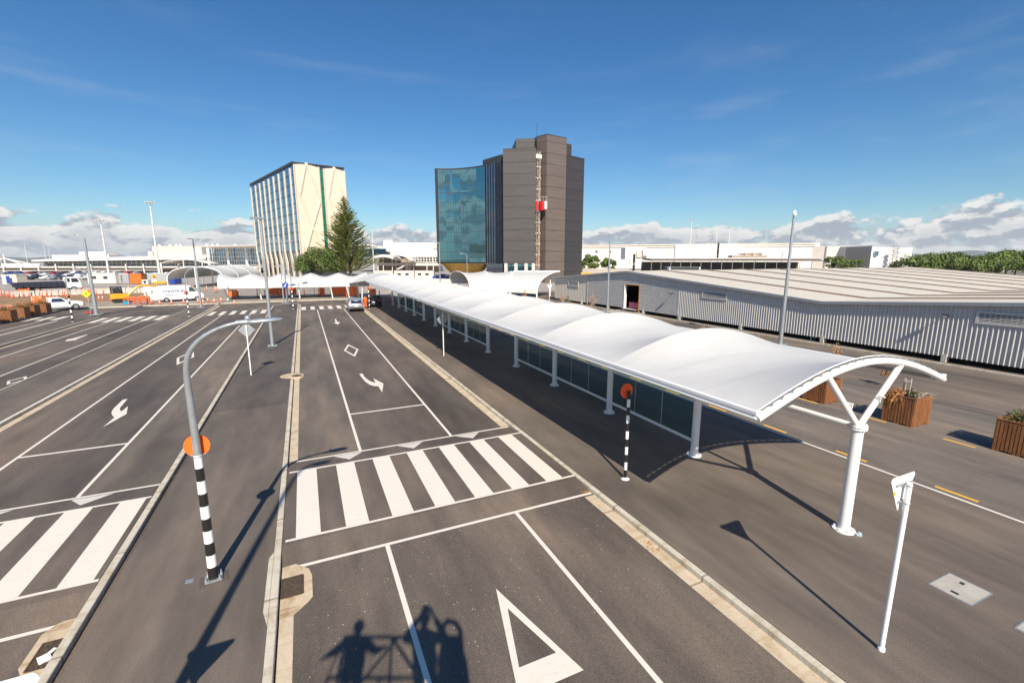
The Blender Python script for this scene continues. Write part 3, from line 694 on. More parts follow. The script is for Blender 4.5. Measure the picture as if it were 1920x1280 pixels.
tall_lamp(-2.45,75.4,9.0,.13,'lamp post with side arm in front of the cream tower fins','double',(.9,.1))
tall_lamp(-2.98,77.0,5.6,.11,'shorter bare post beside the round blue sign','box',(-.3,0))
tall_lamp(20.4,73.1,9.1,.12,'grey lamp post in front of the glass block of the dark tower','box',(-.9,0))
tall_lamp(31.0,90.3,7.3,.11,'curved top lamp post before the gold soffit','arm',(-1,.2))
t=thing('round_sign',(-2.47,74.9,0),'round blue and white direction sign facing the lanes','road sign')
m=MB(); m.tube([(-2.47,75.1,0),(-2.47,75.1,3.0)],.03,8); m.build('pole',M['galv'],t)
m=MB(); m.disc((-2.47,74.95,2.75),(0,1,0),.42,.02,24); m.build('sign_panel',M['blue'],t)
m=MB(); m.box((-2.5,74.93,2.78),(.10,.01,.42),0,.6); m.extr([(-2.72,2.5),(-2.46,2.52),(-2.62,2.74)],'y',74.92,74.93); m.build('white_arrow',M['whitep'],t)
# yellow warning sign on the left lamp post
t=thing('yellow_sign',(-22.95,69.1,0),'fluorescent yellow diamond sign fixed beside the far left lamp post','road sign')
m=MB(); x,y,z=-23.25,69.0,2.5; m.extr([(x-.45,z),(x,z-.45),(x+.40,z),(x,z+.45)],'y',y,y+.03); m.build('sign_panel',M['lime'],t)
m=MB(); m.extr([(x-.25,z-.03),(x-.05,z-.03),(x-.05,z-.10),(x+.12,z),(x-.05,z+.10),(x-.05,z+.03),(x-.25,z+.03)],'y',y-.01,y-.002); m.build('arrow_mark',M['black'],t)
m=MB(); m.tube([(x+.1,y+.06,.0),(x+.1,y+.06,z+.5)],.04,8); m.build('pole',M['galv'],t)
# ================================================================== timber planters
def foliage(m,c,r,n,leaf,flat=.7):
    for _ in range(n):
        d=Vector((random.gauss(0,1),random.gauss(0,1),abs(random.gauss(0,1))*flat)); d.normalize(); p=Vector(c)+Vector((d.x*r[0],d.y*r[1],d.z*r[2]))*random.uniform(.35,1)
        a=Vector((random.uniform(-1,1),random.uniform(-1,1),random.uniform(-.6,1))).normalized(); b=a.cross(Vector((random.uniform(-1,1),random.uniform(-1,1),random.uniform(-1,1)))).normalized(); s=leaf*random.uniform(.6,1.4)
        m.add([p-a*s,p+b*s*.45,p+a*s,p-b*s*.45],[(0,1,2,3)])
def twigs(m,c,n,L,droop=0,out=(0,0),rr=.007):
    for _ in range(n):
        p=Vector(c)+Vector((random.uniform(-.2,.2),random.uniform(-.2,.2),0)); d=Vector((random.gauss(out[0],.5),random.gauss(out[1],.5),random.uniform(.3,1))).normalized(); P=[p]; l=L*random.uniform(.5,1.2)
        for k in range(5):
            d=(d+Vector((random.uniform(-.2,.2),random.uniform(-.2,.2),-droop*.5+random.uniform(-.1,.1)))).normalized(); p=p+d*l/5; P.append(p)
        m.tube(P,[rr*1.2,rr,rr,rr*.8,rr*.6,rr*.3],4,False,False)
def planter(x0,y0,w,d,h,label,kind,rz=0,open_end=True):
    t=thing('timber_planter',(x0+w/2,y0+d/2,0),label,'planter','timber slat planters')
    cx,cy=x0+w/2,y0+d/2
    m=MB(); n=13
    for (ux,uy,L,ox,oy) in ((1,0,w,0,-d/2),(1,0,w,0,d/2),(0,1,d,-w/2,0),(0,1,d,w/2,0)):
        k=int(L/.10); s=L/k
        for i in range(k):
            q=-L/2+s*(i+.5); foot=.0 if (i<2 or i>=k-2 or (k//2-1<=i<=k//2)) else .06
            dx=.02 if ux else 0
            wdt=(s*.76,.035) if ux else (.035,s*.76)
            m.box((cx+ux*q+ox,cy+uy*q+oy,(h+foot)/2),(wdt[0],wdt[1],h-foot-random.uniform(0,.006)))
    m.build('slat_walls',M['wood'],t)
    m=MB(); m.bx(cx-w/2+.03,cx+w/2-.03,cy-d/2+.03,cy+d/2-.03,.05,h-.12); so=m.build('soil',M['soil'],t)
    m=MB()
    for s in (-1,1): m.box((cx+s*(w/2-.0),cy,h+.008),(.07,d+.05,.02)); m.box((cx,cy+s*(d/2),h+.010),(w-.075,.07,.02))
    m.build('rim',M['wood'],t)
    p=thing('planter_plant',(cx,cy,h-.1),label.replace('planter','plant in the planter') if False else 'plants growing in '+label,'plant','plants in the timber planters')
    if kind=='willow':
        m=MB(); twigs(m,(cx-.32,cy+.22,h-.05),70,.75,.75,(-.7,.25),.008); foliage(m,(cx-.62,cy+.20,h-.25),(.22,.34,.45),420,.045,1); foliage(m,(cx-.35,cy+.25,h+.0),(.3,.3,.3),250,.04,1); m.build('drooping_foliage',M['twig'],p)
        m=MB(); foliage(m,(cx+.1,cy,h-.05),(.25,.3,.28),200,.05,1); m.build('green_leaves',M['leaf'],p)
        m=MB(); twigs(m,(cx+.25,cy-.2,h-.08),30,.55,.3,(.5,-.2),.008); m.build('bare_stems',M['stake'],p)
        m=MB()
        for sx,sy in ((-.05,.12),(.16,.05),(.05,.22),(-.0,-.02)): m.tube([(cx+sx,cy+sy,h-.1),(cx+sx*1.1,cy+sy,h+.62)],.02,6)
        m.tube([(cx-.08,cy+.05,h+.5),(cx+.22,cy+.12,h+.52)],.02,5); m.build('stakes',M['stake'],p)
    elif kind=='green':
        m=MB(); foliage(m,(cx,cy+.1,h-.05),(.5,.5,.42),520,.045,1); m.build('green_leaves',M['leaf'],p)
        m=MB(); twigs(m,(cx,cy,h-.08),40,.6,.2,(0,0),.007); m.build('dry_stems',M['twig'],p)
    else:
        m=MB(); twigs(m,(cx,cy,h-.08),60,.8,.1,(0,0),.009); foliage(m,(cx,cy,h+.1),(.45,.45,.55),260,.05,1); m.build('dry_stems',M['twig'],p)
        m=MB(); foliage(m,(cx+.1,cy,h-.05),(.4,.4,.25),160,.05,1); m.build('green_leaves',M['leaf'],p)
    return t
random.seed(3)
planter(21.26,8.83,1.20,1.06,1.15,'timber slat planter with a drooping golden bush and pale stakes','willow')
planter(21.16,12.08,1.08,1.03,1.05,'timber slat planter half hidden behind the canopy end arch','dry')
planter(21.32,5.46,1.12,1.10,1.13,'timber slat planter with green shrubs cut by the right photo edge','green')
planter(21.3,17.4,1.1,1.05,1.05,'timber planter hidden behind the canopy roof, only twigs showing','dry')
# left row
for i,(y,w,kind) in enumerate([(60.4,1.3,'green'),(62.9,1.3,'dry'),(65.4,1.7,'dry'),(69.0,1.3,'dry'),(71.2,1.3,'dry'),(73.9,1.3,'dry')]):
    planter(-30.2,y,w,1.3,1.18,['nearest timber planter in the left row, cut by the photo edge','second timber planter of the left row with leafy top','widest timber planter of the left row','fourth timber planter of the left row','fifth timber planter of the left row','farthest timber planter of the left row next to the utility truck'][i],kind)
for i,(x,y,h) in enumerate([(26.5,24.3,1.9),(26.8,19.8,1.7),(27.0,15.2,2.0),(27.2,12.6,1.4),(31.4,45.6,3.0),(32.5,53.0,1.8),(33.6,56.2,1.9),(30.2,61.5,2.2),(21.0,76.0,2.3)]):
    lab=['dry sapling poking up behind the second canopy hump','dry sapling right of the tall camera pole','dry sapling between canopy and metal shed with a stake','low dry sapling near the shed support','leafy golden sapling left of the grey lamp by the doorway','low scrubby sapling in front of the shed end','scrubby sapling before the pale cladding wall','golden sapling at the foot of the second canopy column','small dry sapling in front of the white hoarding'][i]
    t=thing('sapling',(x,y,0),lab,'sapling','dry saplings')
    m=MB(); m.tube([(x,y,0),(x+.03,y,h*.5),(x,y,h*.95)],[.03,.02,.008],6); twigs(m,(x,y,h*.35),14,h*.4,0,(0,0),.01); m.build('trunk',M['stake'],t)
    m=MB(); foliage(m,(x,y,h*.35),(.38,.38,h*.6),170,.07,1); m.build('crown',M['twig'] if i!=5 else M['leaf'],t)
# ================================================================== long metal shed
SX=37.1
def eave(y):   # zigzag roof: ridge at y=46.3 (5.05), valley at y=22.25 (3.23)
    p=48.1; q=abs(((y-22.25+p/2)%p)-p/2); return 3.23+q*(1.82/24.05)
t=thing('metal_shed',(SX,36,0),'long low corrugated metal shed with a pale zigzag roof on the right','shed')
def corr_v(m,y0,y1,pitch,x,dep,zb=.36):
    n=int((y1-y0)/pitch); s=(y1-y0)/n; top=[];bot=[]; ys=[]
    prof=[(0,0),(.48,0),(.72,-1),(.84,-1),(.92,0)]
    for i in range(n):
        for u,k in prof: ys.append((y0+(i+u)*s,x+k*dep))
    ys.append((y1,x)); vs=[]
    for y,xx in ys: vs+= [(xx,y,zb),(xx,y,eave(y)-.04)]
    m.add(vs,[(2*i,2*i+1,2*i+3,2*i+2) for i in range(len(ys)-1)])
def corr_h(m,y0,y1,pitch,x,dep,skip=None,zb=.36,ztop=None):
    cuts=[y0]+([skip[0],skip[1]] if skip else [])+[22.25+24.05]+[y1]; cuts=sorted(set(cuts))
    for a,b in zip(cuts,cuts[1:]):
        lo=zb
        if skip and a>=skip[0]-1e-6 and b<=skip[1]+1e-6: lo=skip[2]
        nz=int((5.0-lo)/pitch)
        for i in range(nz+1):
            for (u0,k0),(u1,k1) in (((0,0),(.3,0)),((.3,0),(.45,-1)),((.45,-1),(.8,-1)),((.8,-1),(1,0))):
                za=lo+(i+u0)*pitch; zb2=lo+(i+u1)*pitch
                def cl(z,y): return min(z,eave(y)-.04)
                q=[(x+k0*dep,a,cl(za,a)),(x+k0*dep,b,cl(za,b)),(x+k1*dep,b,cl(zb2,b)),(x+k1*dep,a,cl(zb2,a))]
                if q[0][2]>=q[3][2]-1e-5 and q[1][2]>=q[2][2]-1e-5: continue
                m.add(q,[(0,1,2,3)])
DOOR=(43.9,46.6,3.32)
m=MB(); corr_v(m,-6,37.35,.235,SX,.075); m.build('wall',M['shed'],t)['label']='grey wall of upright corrugated sheets'
m=MB(); corr_h(m,37.5,54.9,.225,SX,.06,DOOR); m.build('wall',M['shed'],t)['label']='gable wall of horizontally ribbed sheets'
m=MB(); corr_v(m,55.1,64.5,.42,SX+.02,.03,.30); m.build('wall',M['shedpale'],t)['label']='pale upright cladding past the gable'
m=MB(); m.bx(SX-.07,SX+.02,37.36,37.49,.1,4.4); m.bx(SX-.07,SX+.02,54.92,55.08,.1,4.36); m.build('corner_trim',M['shed'],t)
# back and end walls, floor
XE=104
m=MB(); m.bx(XE-.2,XE,-30,64.4,.3,3.1); m.bx(SX+.05,XE-.3,64.3,64.5,.3,3.6); m.build('rear_wall',M['shedpale'],t)
m=MB(); m.bx(SX+.5,XE-.5,-30,64.2,.0,.34); m.build('floor',M['void'],t)
m=MB(); m.bx(SX+6,SX+6.1,-6,64.1,.35,3.1); m.build('inner_wall',M['void'],t)
# roof
m=MB(); ys=[-30,-1.8,22.25,46.3,64.8]
for a,b in zip(ys,ys[1:]):
    m.add([(SX-.28,a,eave(a)),(XE,a,eave(a)),(XE,b,eave(b)),(SX-.28,b,eave(b)),(SX-.28,a,eave(a)-.05),(XE,a,eave(a)-.05),(XE,b,eave(b)-.05),(SX-.28,b,eave(b)-.05)],[(0,1,2,3),(4,7,6,5),(0,4,5,1),(2,6,7,3),(1,5,6,2),(3,7,4,0)])
rf=m.build('roof',M['roofpan'],t)
m=MB()
x=43.0
while x<XE-1:
    for a,b in zip(ys[:-1],ys[1:]):
        m.add([(x-.20,a,eave(a)-.02),(x+.20,a,eave(a)-.02),(x+.20,b,eave(b)-.02),(x-.20,b,eave(b)-.02),(x-.20,a,eave(a)+.10),(x+.20,a,eave(a)+.10),(x+.20,b,eave(b)+.10),(x-.20,b,eave(b)+.10)],[(4,5,6,7),(0,4,7,3),(1,2,6,5)])
    x+=7.3
m.build('roof_joint',M['roofrib'],rf)
m=MB(); x=SX+.5
while x<XE-1:
    for a,b in zip(ys[:-1],ys[1:]): m.add([(x-.02,a,eave(a)+.004),(x+.02,a,eave(a)+.004),(x+.02,b,eave(b)+.004),(x-.02,b,eave(b)+.004),(x,a,eave(a)+.012),(x,b,eave(b)+.012)],[(0,4,5,3),(4,1,2,5)])
    x+=.73
m.build('roof_rib',M['roofpan'],rf)
m=MB()
for a,b in zip(ys,ys[1:]):
    za,zb=eave(a),eave(b); m.add([(SX-.30,a,za+.02),(SX-.30,b,zb+.02),(SX-.30,b,zb-.20),(SX-.30,a,za-.20),(SX-.12,a,za+.02),(SX-.12,b,zb+.02),(SX-.12,b,zb-.20),(SX-.12,a,za-.20)],[(0,1,2,3),(4,7,6,5),(0,4,5,1),(3,2,6,7)])
m.build('gutter',M['shedtrim'],t)
m=MB(); m.bx(SX-.3,XE,22.1,22.4,3.17,3.25); m.build('valley_gutter',M['roofpan'],rf)
for y in (-1,7,14.34,21.95,29.42,37.12,43.0,50.0,56.5,62):
    m=MB(); m.bx(SX-.12,SX+.3,y-.13,y+.13,0,.52); m.build('footing',M['wallc'],t)
def louvre(y0,y1,z0,z1):
    m=MB(); x=SX-.10
    m.bx(x-.02,x+.06,y0-.12,y1+.12,z1,z1+.12); m.bx(x-.02,x+.06,y0-.12,y1+.12,z0-.12,z0); m.bx(x-.018,x+.06,y0-.12,y0,z0,z1); m.bx(x-.018,x+.06,y1,y1+.12,z0,z1)
    f=m.build('louvre_frame',M['shed'],t)
    m=MB(); m.bx(x+.05,x+.06,y0,y1,z0,z1); m.build('back_plate',M['void'],f)  # near-black plate paints the shade between the blades
    m=MB(); n=6
    for i in range(n): z=z0+(z1-z0)*(i+.5)/n; m.box((x+.02,(y0+y1)/2,z),(.06,y1-y0-.01,.012),0,-.7)
    m.build('louvre_blades',M['shed'],f)
louvre(31.3,34.1,2.70,3.25); louvre(9.3,13.05,2.78,3.32); louvre(57.5,60.0,2.6,3.2)
for (y,z) in ((14.45,3.0),(38.3,2.75)):
    m=MB(); m.tube([(SX-.05,y,z+.05),(SX-.40,y,z+.02)],.03,6); m.box((SX-.48,y,z),(.24,.30,.12),0,.3); fl=m.build('flood_light',M['darkmetal'],t)
    m=MB(); m.box((SX-.53,y,z-.055),(.18,.22,.02),0,.3); m.build('lens',M['lampw'],fl)
m=MB(); y0,y1,zt=DOOR
m.bx(SX-.10,SX+.25,y1,y1+.14,.0,zt+.1); m.build('door_jamb',M['whitep'],t)
m=MB(); m.bx(SX-.10,SX+.25,y0-.14,y0,.0,zt+.1); m.bx(SX-.10,SX+.25,y0,y1,zt,zt+.1); m.build('door_frame',M['twig'],t)
m=MB(); m.bx(SX-.6,SX+5.9,y0,y1,.345,.36); m.build('door_floor',M['cover'],t)
m=MB(); m.prism([(SX-3.6,y0-2.0),(SX-.25,y0-1.0),(SX-.25,y1+.8),(SX-3.0,y1+1.0)],.0,.10); struct('ramp',m,M['cover'],'pale concrete landing in front of the shed doorway')
m=MB(); m.bx(SX+.5,SX+.95,y0+.35,y1-.25,.36,1.15); 
for k in range(3): m.bx(SX+.44,SX+.5,y0+.5+k*.72,y0+.75+k*.72,.9,1.05)
b=tag(m.build('water_barrier',M['magenta'],bevel=.05),'pink plastic barrier standing in the dark shed doorway','barrier')
for (y,c,l) in ((22.9,'teal','short green pipe standing under the shed wall'),(22.6,'rust','short rusty pipe standing under the shed wall')):
    m=MB(); m.cyl((SX+.1,y,0),.06,.42,10); tag(m.build('pipe',M[c]),l,'pipe')
# ================================================================== far white canopies
def canopy_run(name,label,x0,x1,yf,yb,zf,zb,ztop,n,legs,ends=True,skew=0.0,rise=.5):
    """barrel membrane running along X; front edge zf (low), crown ztop, back edge zb; scalloped between n arches"""
    t=thing(name,((x0+x1)/2,(yf+yb)/2,0),label,'canopy')
    L=(x1-x0)/n; nu=20
    def prof(u): # u 0 front .. 1 back
        y=yf+(yb-yf)*(1-math.cos(u*math.pi/2*1.0))**1.0 if u<1 else yb
        a=u*math.pi; y=(yf+yb)/2-(yb-yf)/2*math.cos(a); base=zf+(zb-zf)*u; return y,base+(ztop-max(zf,zb)*.5-min(zf,zb)*.5)*math.sin(a)**.75
    for i in range(n):
        m=MB(); vs=[]; nx=12
        for j in range(nx+1):
            v=j/nx; sag=math.sin(math.pi*v)**1.6
            for k in range(nu+1):
                u=k/nu; y,z=prof(u); w=math.sin(u*math.pi)
                vs.append((x0+L*(i+v),y+skew*(x0+L*(i+v)-x0),z-rise*sag*w))
        m.add(vs,[(j*(nu+1)+k,j*(nu+1)+k+1,(j+1)*(nu+1)+k+1,(j+1)*(nu+1)+k) for j in range(nx) for k in range(nu)],True)
        m.build('membrane_bay',M['mem'],t)
    for i in range(n+1):
        m=MB(); x=x0+L*i; m.tube([(x,prof(k/nu)[0]+skew*(x-x0),prof(k/nu)[1]-.06) for k in range(nu+1)],.07,8); m.build('arch',M['steel'],t)
    for k,u in (('front_edge',0),('rear_edge',1)):
        y,z=prof(u); m=MB(); m.tube([(x0,y,z),(x1,y+skew*(x1-x0),z)],.08,8); m.build(k,M['steel'],t)
    for lx,ly,tx in legs:
        m=MB(); zt=zf+.4; m.tube([(lx,ly,0),(tx,ly-.6,zt)],.11,10); m.cyl((lx,ly,0),.22,.03,12); m.build('column',M['steel'],t)
    return t
canopy_run('cross_canopy','scalloped white membrane canopy crossing behind the far end of the lanes',-12.3,10.2,84.2,91.0,2.0,2.3,4.15,5,
   [(-11.4,86.2,-11.9),(-6.55,85.2,-6.8),(-.75,83.9,-.95),(4.3,83.0,4.0),(6.9,81.9,6.4),(7.9,72.6,8.0)],skew=-.105,rise=.62)
# link where the long canopy meets the cross canopy
t=thing('corner_canopy',(8.5,74,0),'white membrane corner joining the long canopy to the cross canopy','canopy')
m=MB(); n=14; vs=[]
for j in range(n+1):
    v=j/n
    for k in range(n+1):
        u=k/n
        a=Vector((8.03+7.04*u,YA[-1],arch_z(8.03+7.04*u)+.1)); bq=Vector((6.9+6.5*u,82.6-.2*u,2.4+1.8*math.sin(u*math.pi*.62)))
        p=a.lerp(bq,v); p.z-=.35*math.sin(v*math.pi)*math.sin(u*math.pi); vs.append(p)
m.add(vs,[(j*(n+1)+k,j*(n+1)+k+1,(j+1)*(n+1)+k+1,(j+1)*(n+1)+k) for j in range(n) for k in range(n)],True); m.build('membrane',M['mem'],t)
m=MB(); m.tube([(8.3,79.8,0),(8.0,79.2,2.9)],.1,10); m.build('column',M['steel'],t)
# open-ended canopy further left
def barrel(name,label,c0,c1,wd,z0,z1,arches,foot,taper=1.0,segs=20,cat='canopy',edges=(0,0)):
    """half-barrel whose axis runs from c0 to c1 (xy), width wd, eaves z0 and crown z1"""
    c0=Vector((*c0,0)); c1=Vector((*c1,0)); ax=(c1-c0); L=ax.length; ax.normalize(); nr=Vector((-ax.y,ax.x,0))
    t=thing(name,tuple((c0+c1)/2),label,cat)
    def P(s,u):
        a=u*math.pi; w=-math.cos(a)*wd/2; e=edges[0]*(1-u)+edges[1]*u
        return c0+ax*(s*L)+nr*w+Vector((0,0,z0+e+(z1-z0)*math.sin(a)**.8))
    for i in range(arches-1):
        m=MB(); vs=[]; nx=10
        for j in range(nx+1):
            v=j/nx; sag=4*v*(1-v)
            for k in range(segs+1): p=P((i+v)/(arches-1),k/segs); p.z-=.4*sag*math.sin(k/segs*math.pi); vs.append(p)
        m.add(vs,[(j*(segs+1)+k,j*(segs+1)+k+1,(j+1)*(segs+1)+k+1,(j+1)*(segs+1)+k) for j in range(nx) for k in range(segs)],True)
        m.build('membrane_bay',M['mem'],t)
    for i in range(arches):
        m=MB(); s=i/(arches-1); m.tube([P(s,k/segs)-Vector((0,0,.07)) for k in range(segs+1)],.11,8); m.build('arch',M['steel'],t)
        for f in foot:
            m=MB(); p=P(s,f); m.tube([(p.x,p.y,0),(p.x,p.y,p.z-.05)],.12,10); m.build('column',M['steel'],t)
    return t
barrel('open_canopy','open ended white canopy seen through its arch left of the cream tower',(-22.2,124),(-16.5,150),11.5,2.0,4.9,4,[.02,.5,.98])
def loft(name,label,F0,F1,B0,B1,zf,zb,zc,n,feet,cat='canopy',sag=.35,pw=.7,hood=0):
    """membrane lofted between a front edge line and a back edge line, crown zc"""
    F0,F1,B0,B1=[Vector((p.x,p.y,0)) for p in (F0,F1,B0,B1)]; t=thing(name,tuple((F0+F1+B0+B1)/4),label,cat); K=20
    def P(s,u):
        f=F0.lerp(F1,s); b=B0.lerp(B1,s); w=(1-math.cos(u*math.pi))/2; p=f.lerp(b,w); e=zf*(1-u)+zb*u; p.z=e+(zc-(zf+zb)/2)*math.sin(u*math.pi)**pw; return p
    for i in range(n):
        m=MB(); vs=[]
        for j in range(9):
            v=j/8
            for k in range(K+1): p=P((i+v)/n,k/K); p.z-=sag*4*v*(1-v)*math.sin(k/K*math.pi); vs.append(p)
        m.add(vs,[(j*(K+1)+k,j*(K+1)+k+1,(j+1)*(K+1)+k+1,(j+1)*(K+1)+k) for j in range(8) for k in range(K)],True); m.build('membrane_bay',M['mem'],t)
    for i in range(n+1):
        m=MB(); m.tube([P(i/n,k/K)-Vector((0,0,.08)) for k in range(K+1)],.10,8); m.build('arch',M['steel'],t)
        for u in feet: p=P(i/n,u); m=MB(); m.tube([(p.x,p.y,0),(p.x,p.y,max(.1,p.z-.05))],.11,8); m.build('column',M['steel'],t)
    return t
loft('tunnel_canopy','tunnel shaped white canopy with an open left end in front of the dark tower',AT(881,71),AT(957,72.5),AT(842,82),AT(960,82),1.35,2.2,4.55,2,[.03,.97])
t=thing('end_canopy',tuple(AT(1000,76).xy)+(0,),'right hand end of the tunnel canopy with a curved white column and flat lip','canopy')
K=18; fa,fb=AT(957,72.4),AT(1007,74.5); ba,bb=AT(962,82),AT(1050,83)
def ep(s,u):
    f=fa.lerp(fb,s); b=ba.lerp(bb,s); w=1-math.cos(u*math.pi/2); p=f.lerp(b,w); z0=1.35*(1-s)+.9*s
    p.z=z0+(4.35-z0)*math.sin(u*math.pi/2)**.8; return p
m=MB(); vs=[]
for j in range(9):
    for k in range(K+1): p=ep(j/8,k/K); p.z-=.25*4*(j/8)*(1-j/8)*math.sin(k/K*math.pi); vs.append(p)
m.add(vs,[(j*(K+1)+k,j*(K+1)+k+1,(j+1)*(K+1)+k+1,(j+1)*(K+1)+k) for j in range(8) for k in range(K)],True); m.build('membrane',M['mem'],t)
for s in (0,1):
    m=MB(); q=[ep(s,k/K)-Vector((0,0,.06)) for k in range(K+1)]; m.tube([(q[0].x,q[0].y,0)]+q,.13,10); m.build('curved_column',M['steel'],t)
m=MB(); p=ep(1,.8); m.tube([(p.x,p.y+1,0),(p.x,p.y+1,p.z)],.1,8); m.build('column',M['steel'],t)
m=MB(); m.tube([ep(0,1),ep(1,1)],.12,8); m.build('edge_tube',M['steel'],t)
t=thing('give_way_sign',(33.7,60.2,0),'small inverted triangle sign near the foot of the curved white column','road sign')
m=MB(); m.tube([(33.7,60.2,0),(33.7,60.2,2.7)],.035,8); m.build('pole',M['whitep'],t); triangle_sign(t,(33.7,60.1,2.72),1,.9,.8,sticker=False)
# hoarding
m=MB(); a=AT(728,95); b=AT(856,88); d=b-a
m.box(((a.x+b.x)/2,(a.y+b.y)/2,1.38),(d.length*1.0,.08,2.75),math.atan2(d.y,d.x))
tag(m.build('hoarding',M['farwhite']),'long white site hoarding behind the canopies','hoarding')
# ================================================================== cream tower
H0=36.0
A=Vector((-16.54,215.13,0)); B=Vector((-.15,160.51,0)); C1=Vector((6.95,162.15,0)); C2=Vector((8.35,162.6,0)); Dd=Vector((14.75,163.6,0))
t=thing('cream_tower',(0,180,0),'tall cream hotel tower with vertical fins, diamond ribs and a green glass slot','building')
back=Vector((-16.4,54.6,0))
def wallq(m,a,b,z0,z1,off=0.0):
    n=Vector(((b-a).y,-(b-a).x,0)).normalized()*off; a=a+n; b=b+n
    m.add([(a.x,a.y,z0),(b.x,b.y,z0),(b.x,b.y,z1),(a.x,a.y,z1)],[(0,1,2,3)])
m=MB(); m.prism([tuple(p)[:2] for p in (A+Vector((.4,0,0)),B+Vector((.3,.4,0)),Dd+Vector((-.2,.5,0)),Dd+back)],9.0,H0-.6); m.build('core',M['dglass'],t)
m=MB()
nf=12; cols=27; u=(B-A); 
for i in range(cols):
    for j in range(9):
        a=A+u*(i/cols); b=A+u*((i+1)/cols); z0=9.1+(H0-9.9)*j/9; z1=9.1+(H0-9.9)*(j+1)/9-.10
        jx=random.gauss(0,.006); n=Vector((u.y,-u.x,0)).normalized()
        m.add([(a.x,a.y,z0),(b.x+n.x*jx*2,b.y+n.y*jx*2,z0),(b.x,b.y,z1),(a.x-n.x*jx*2,a.y-n.y*jx*2,z1)],[(0,1,2,3)])
m.build('curtain_glass',M['bglass'],t)
m=MB(); n_=Vector((u.y,-u.x,0)).normalized()
for j in range(10):
    z=9.05+(H0-9.9)*j/9; wallq(m,A,B,z,z+.16,.03)
m.build('floor_bands',M['darkmetal'],t)
m=MB(); wallq(m,A,B+Vector((0,0,0)),H0-.9,H0,.25); m.prism([tuple(p)[:2] for p in (A-n_*.0,B,Dd,Dd+back)],H0-.58,H0-.2); m.build('parapet',M['darkmetal'],t)
ang=math.atan2(u.y,u.x)
nfin=9
for i in range(nfin):
    s=.03+.90*i/(nfin-1) if i else .012
    c=A+u*s+n_*.16; m=MB(); w=.95 if i else .8
    m.box((c.x,c.y,(9+H0-1.6)/2),(w,.30,H0-1.6-9),ang)
    # lower splayed leg
    e=u.normalized()
    for sgn,sh in ((1,1.9),(-1,.6)):
        P0=c; q=[P0-e*w/2+Vector((0,0,9.4)),P0+e*w/2+Vector((0,0,9.4)),P0+e*(sgn*1.5+.55+.7)+Vector((0,0,5.2)),P0+e*(sh*sgn+.85)+Vector((0,0,0)),P0+e*(sh*sgn-.35)+Vector((0,0,0)),P0+e*(sgn*1.2-.65)+Vector((0,0,5.0))]
        vs=[p+n_*.17 for p in q]+[p-n_*.17 for p in q]; n=len(q)
        if sgn==1: m.add(vs,[tuple(range(n)),tuple(range(2*n-1,n-1,-1))]+[(i2,n+i2,n+(i2+1)%n,(i2+1)%n) for i2 in range(n)])
    m.build('fin',M['cream'],t)
m=MB(); m.prism([tuple(p)[:2] for p in (A+Vector((2,-2,0)),B+Vector((.2,2.5,0)),Dd+Vector((-1,2.5,0)),Dd+back)],0,9.0); m.build('lobby_glass',M['dglass'],t)
m=MB(); 
for (p,q,zt) in ((B,C1,H0-.9),(C2,Dd,H0-1.2)):
    m=MB(); dd=(q-p); nn=Vector((dd.y,-dd.x,0)).normalized()
    vs=[]; 
    pts=[(0,6),(1,6),(1,zt-.2),(.5,zt+.5),(0,zt)]
    P=[p+dd*a+Vector((0,0,z)) for a,z in pts]; vs=[x for x in P]+[x-nn*.6 for x in P]; n=len(P)
    m.add(vs,[tuple(range(n)),tuple(range(2*n-1,n-1,-1))]+[(k,n+k,n+(k+1)%n,(k+1)%n) for k in range(n)]); w=m.build('cream_wall',M['cream'],t)
    m=MB()
    zz=lambda v: 8+(zt-8)*v
    K={'ap':(.50,1.03),'l':(.14,.66),'r':(.98,.62),'x':(.58,.32),'bl':(.16,-.02),'br':(.98,.0)}
    for a,b in (('ap','l'),('ap','r'),('l','x'),('r','x'),('x','bl'),('x','br')):
        a,b=K[a],K[b]; pa=p+dd*a[0]+nn*.05+Vector((0,0,zz(a[1]))); pb=p+dd*b[0]+nn*.05+Vector((0,0,zz(b[1])))
        m.tube([pa,pb],.36,6,True,False)
    m.build('diamond_ribs',M['cream'],w)
    m=MB(); m.tube([p+nn*.1+Vector((0,0,6)),p+nn*.1+Vector((0,0,zt))],.22,4,True,False); m.tube([q+nn*.1+Vector((0,0,6)),q+nn*.1+Vector((0,0,zt))],.22,4,True,False); m.build('edge_trim',M['cream'],w)
m=MB()
for j in range(10): wallq(m,C1+Vector((0,.03,0)),C2+Vector((0,.03,0)),6+(H0-7.5)*j/10,6+(H0-7.5)*(j+1)/10-.22)
m.build('stair_glass',M['gglass'],t)
m=MB()
for j in range(1,10): z=6+(H0-7.5)*j/10; m.box(((C1.x+C2.x)/2,C1.y+.5,z-.1),(1.4,.3,.18))
m.build('stair_landings',M['darkmetal'],t)
m=MB(); c=(A+B)/2; m.tube([(c.x+9,c.y,H0-.3),(c.x+9,c.y,H0+1.0)],.3,6); m.box((4,172,H0+.1),(3,2,.9)); m.box((12.5,170,H0+.05),(1.2,1,.9)); m.build('roof_plant',M['fargrey'],t)
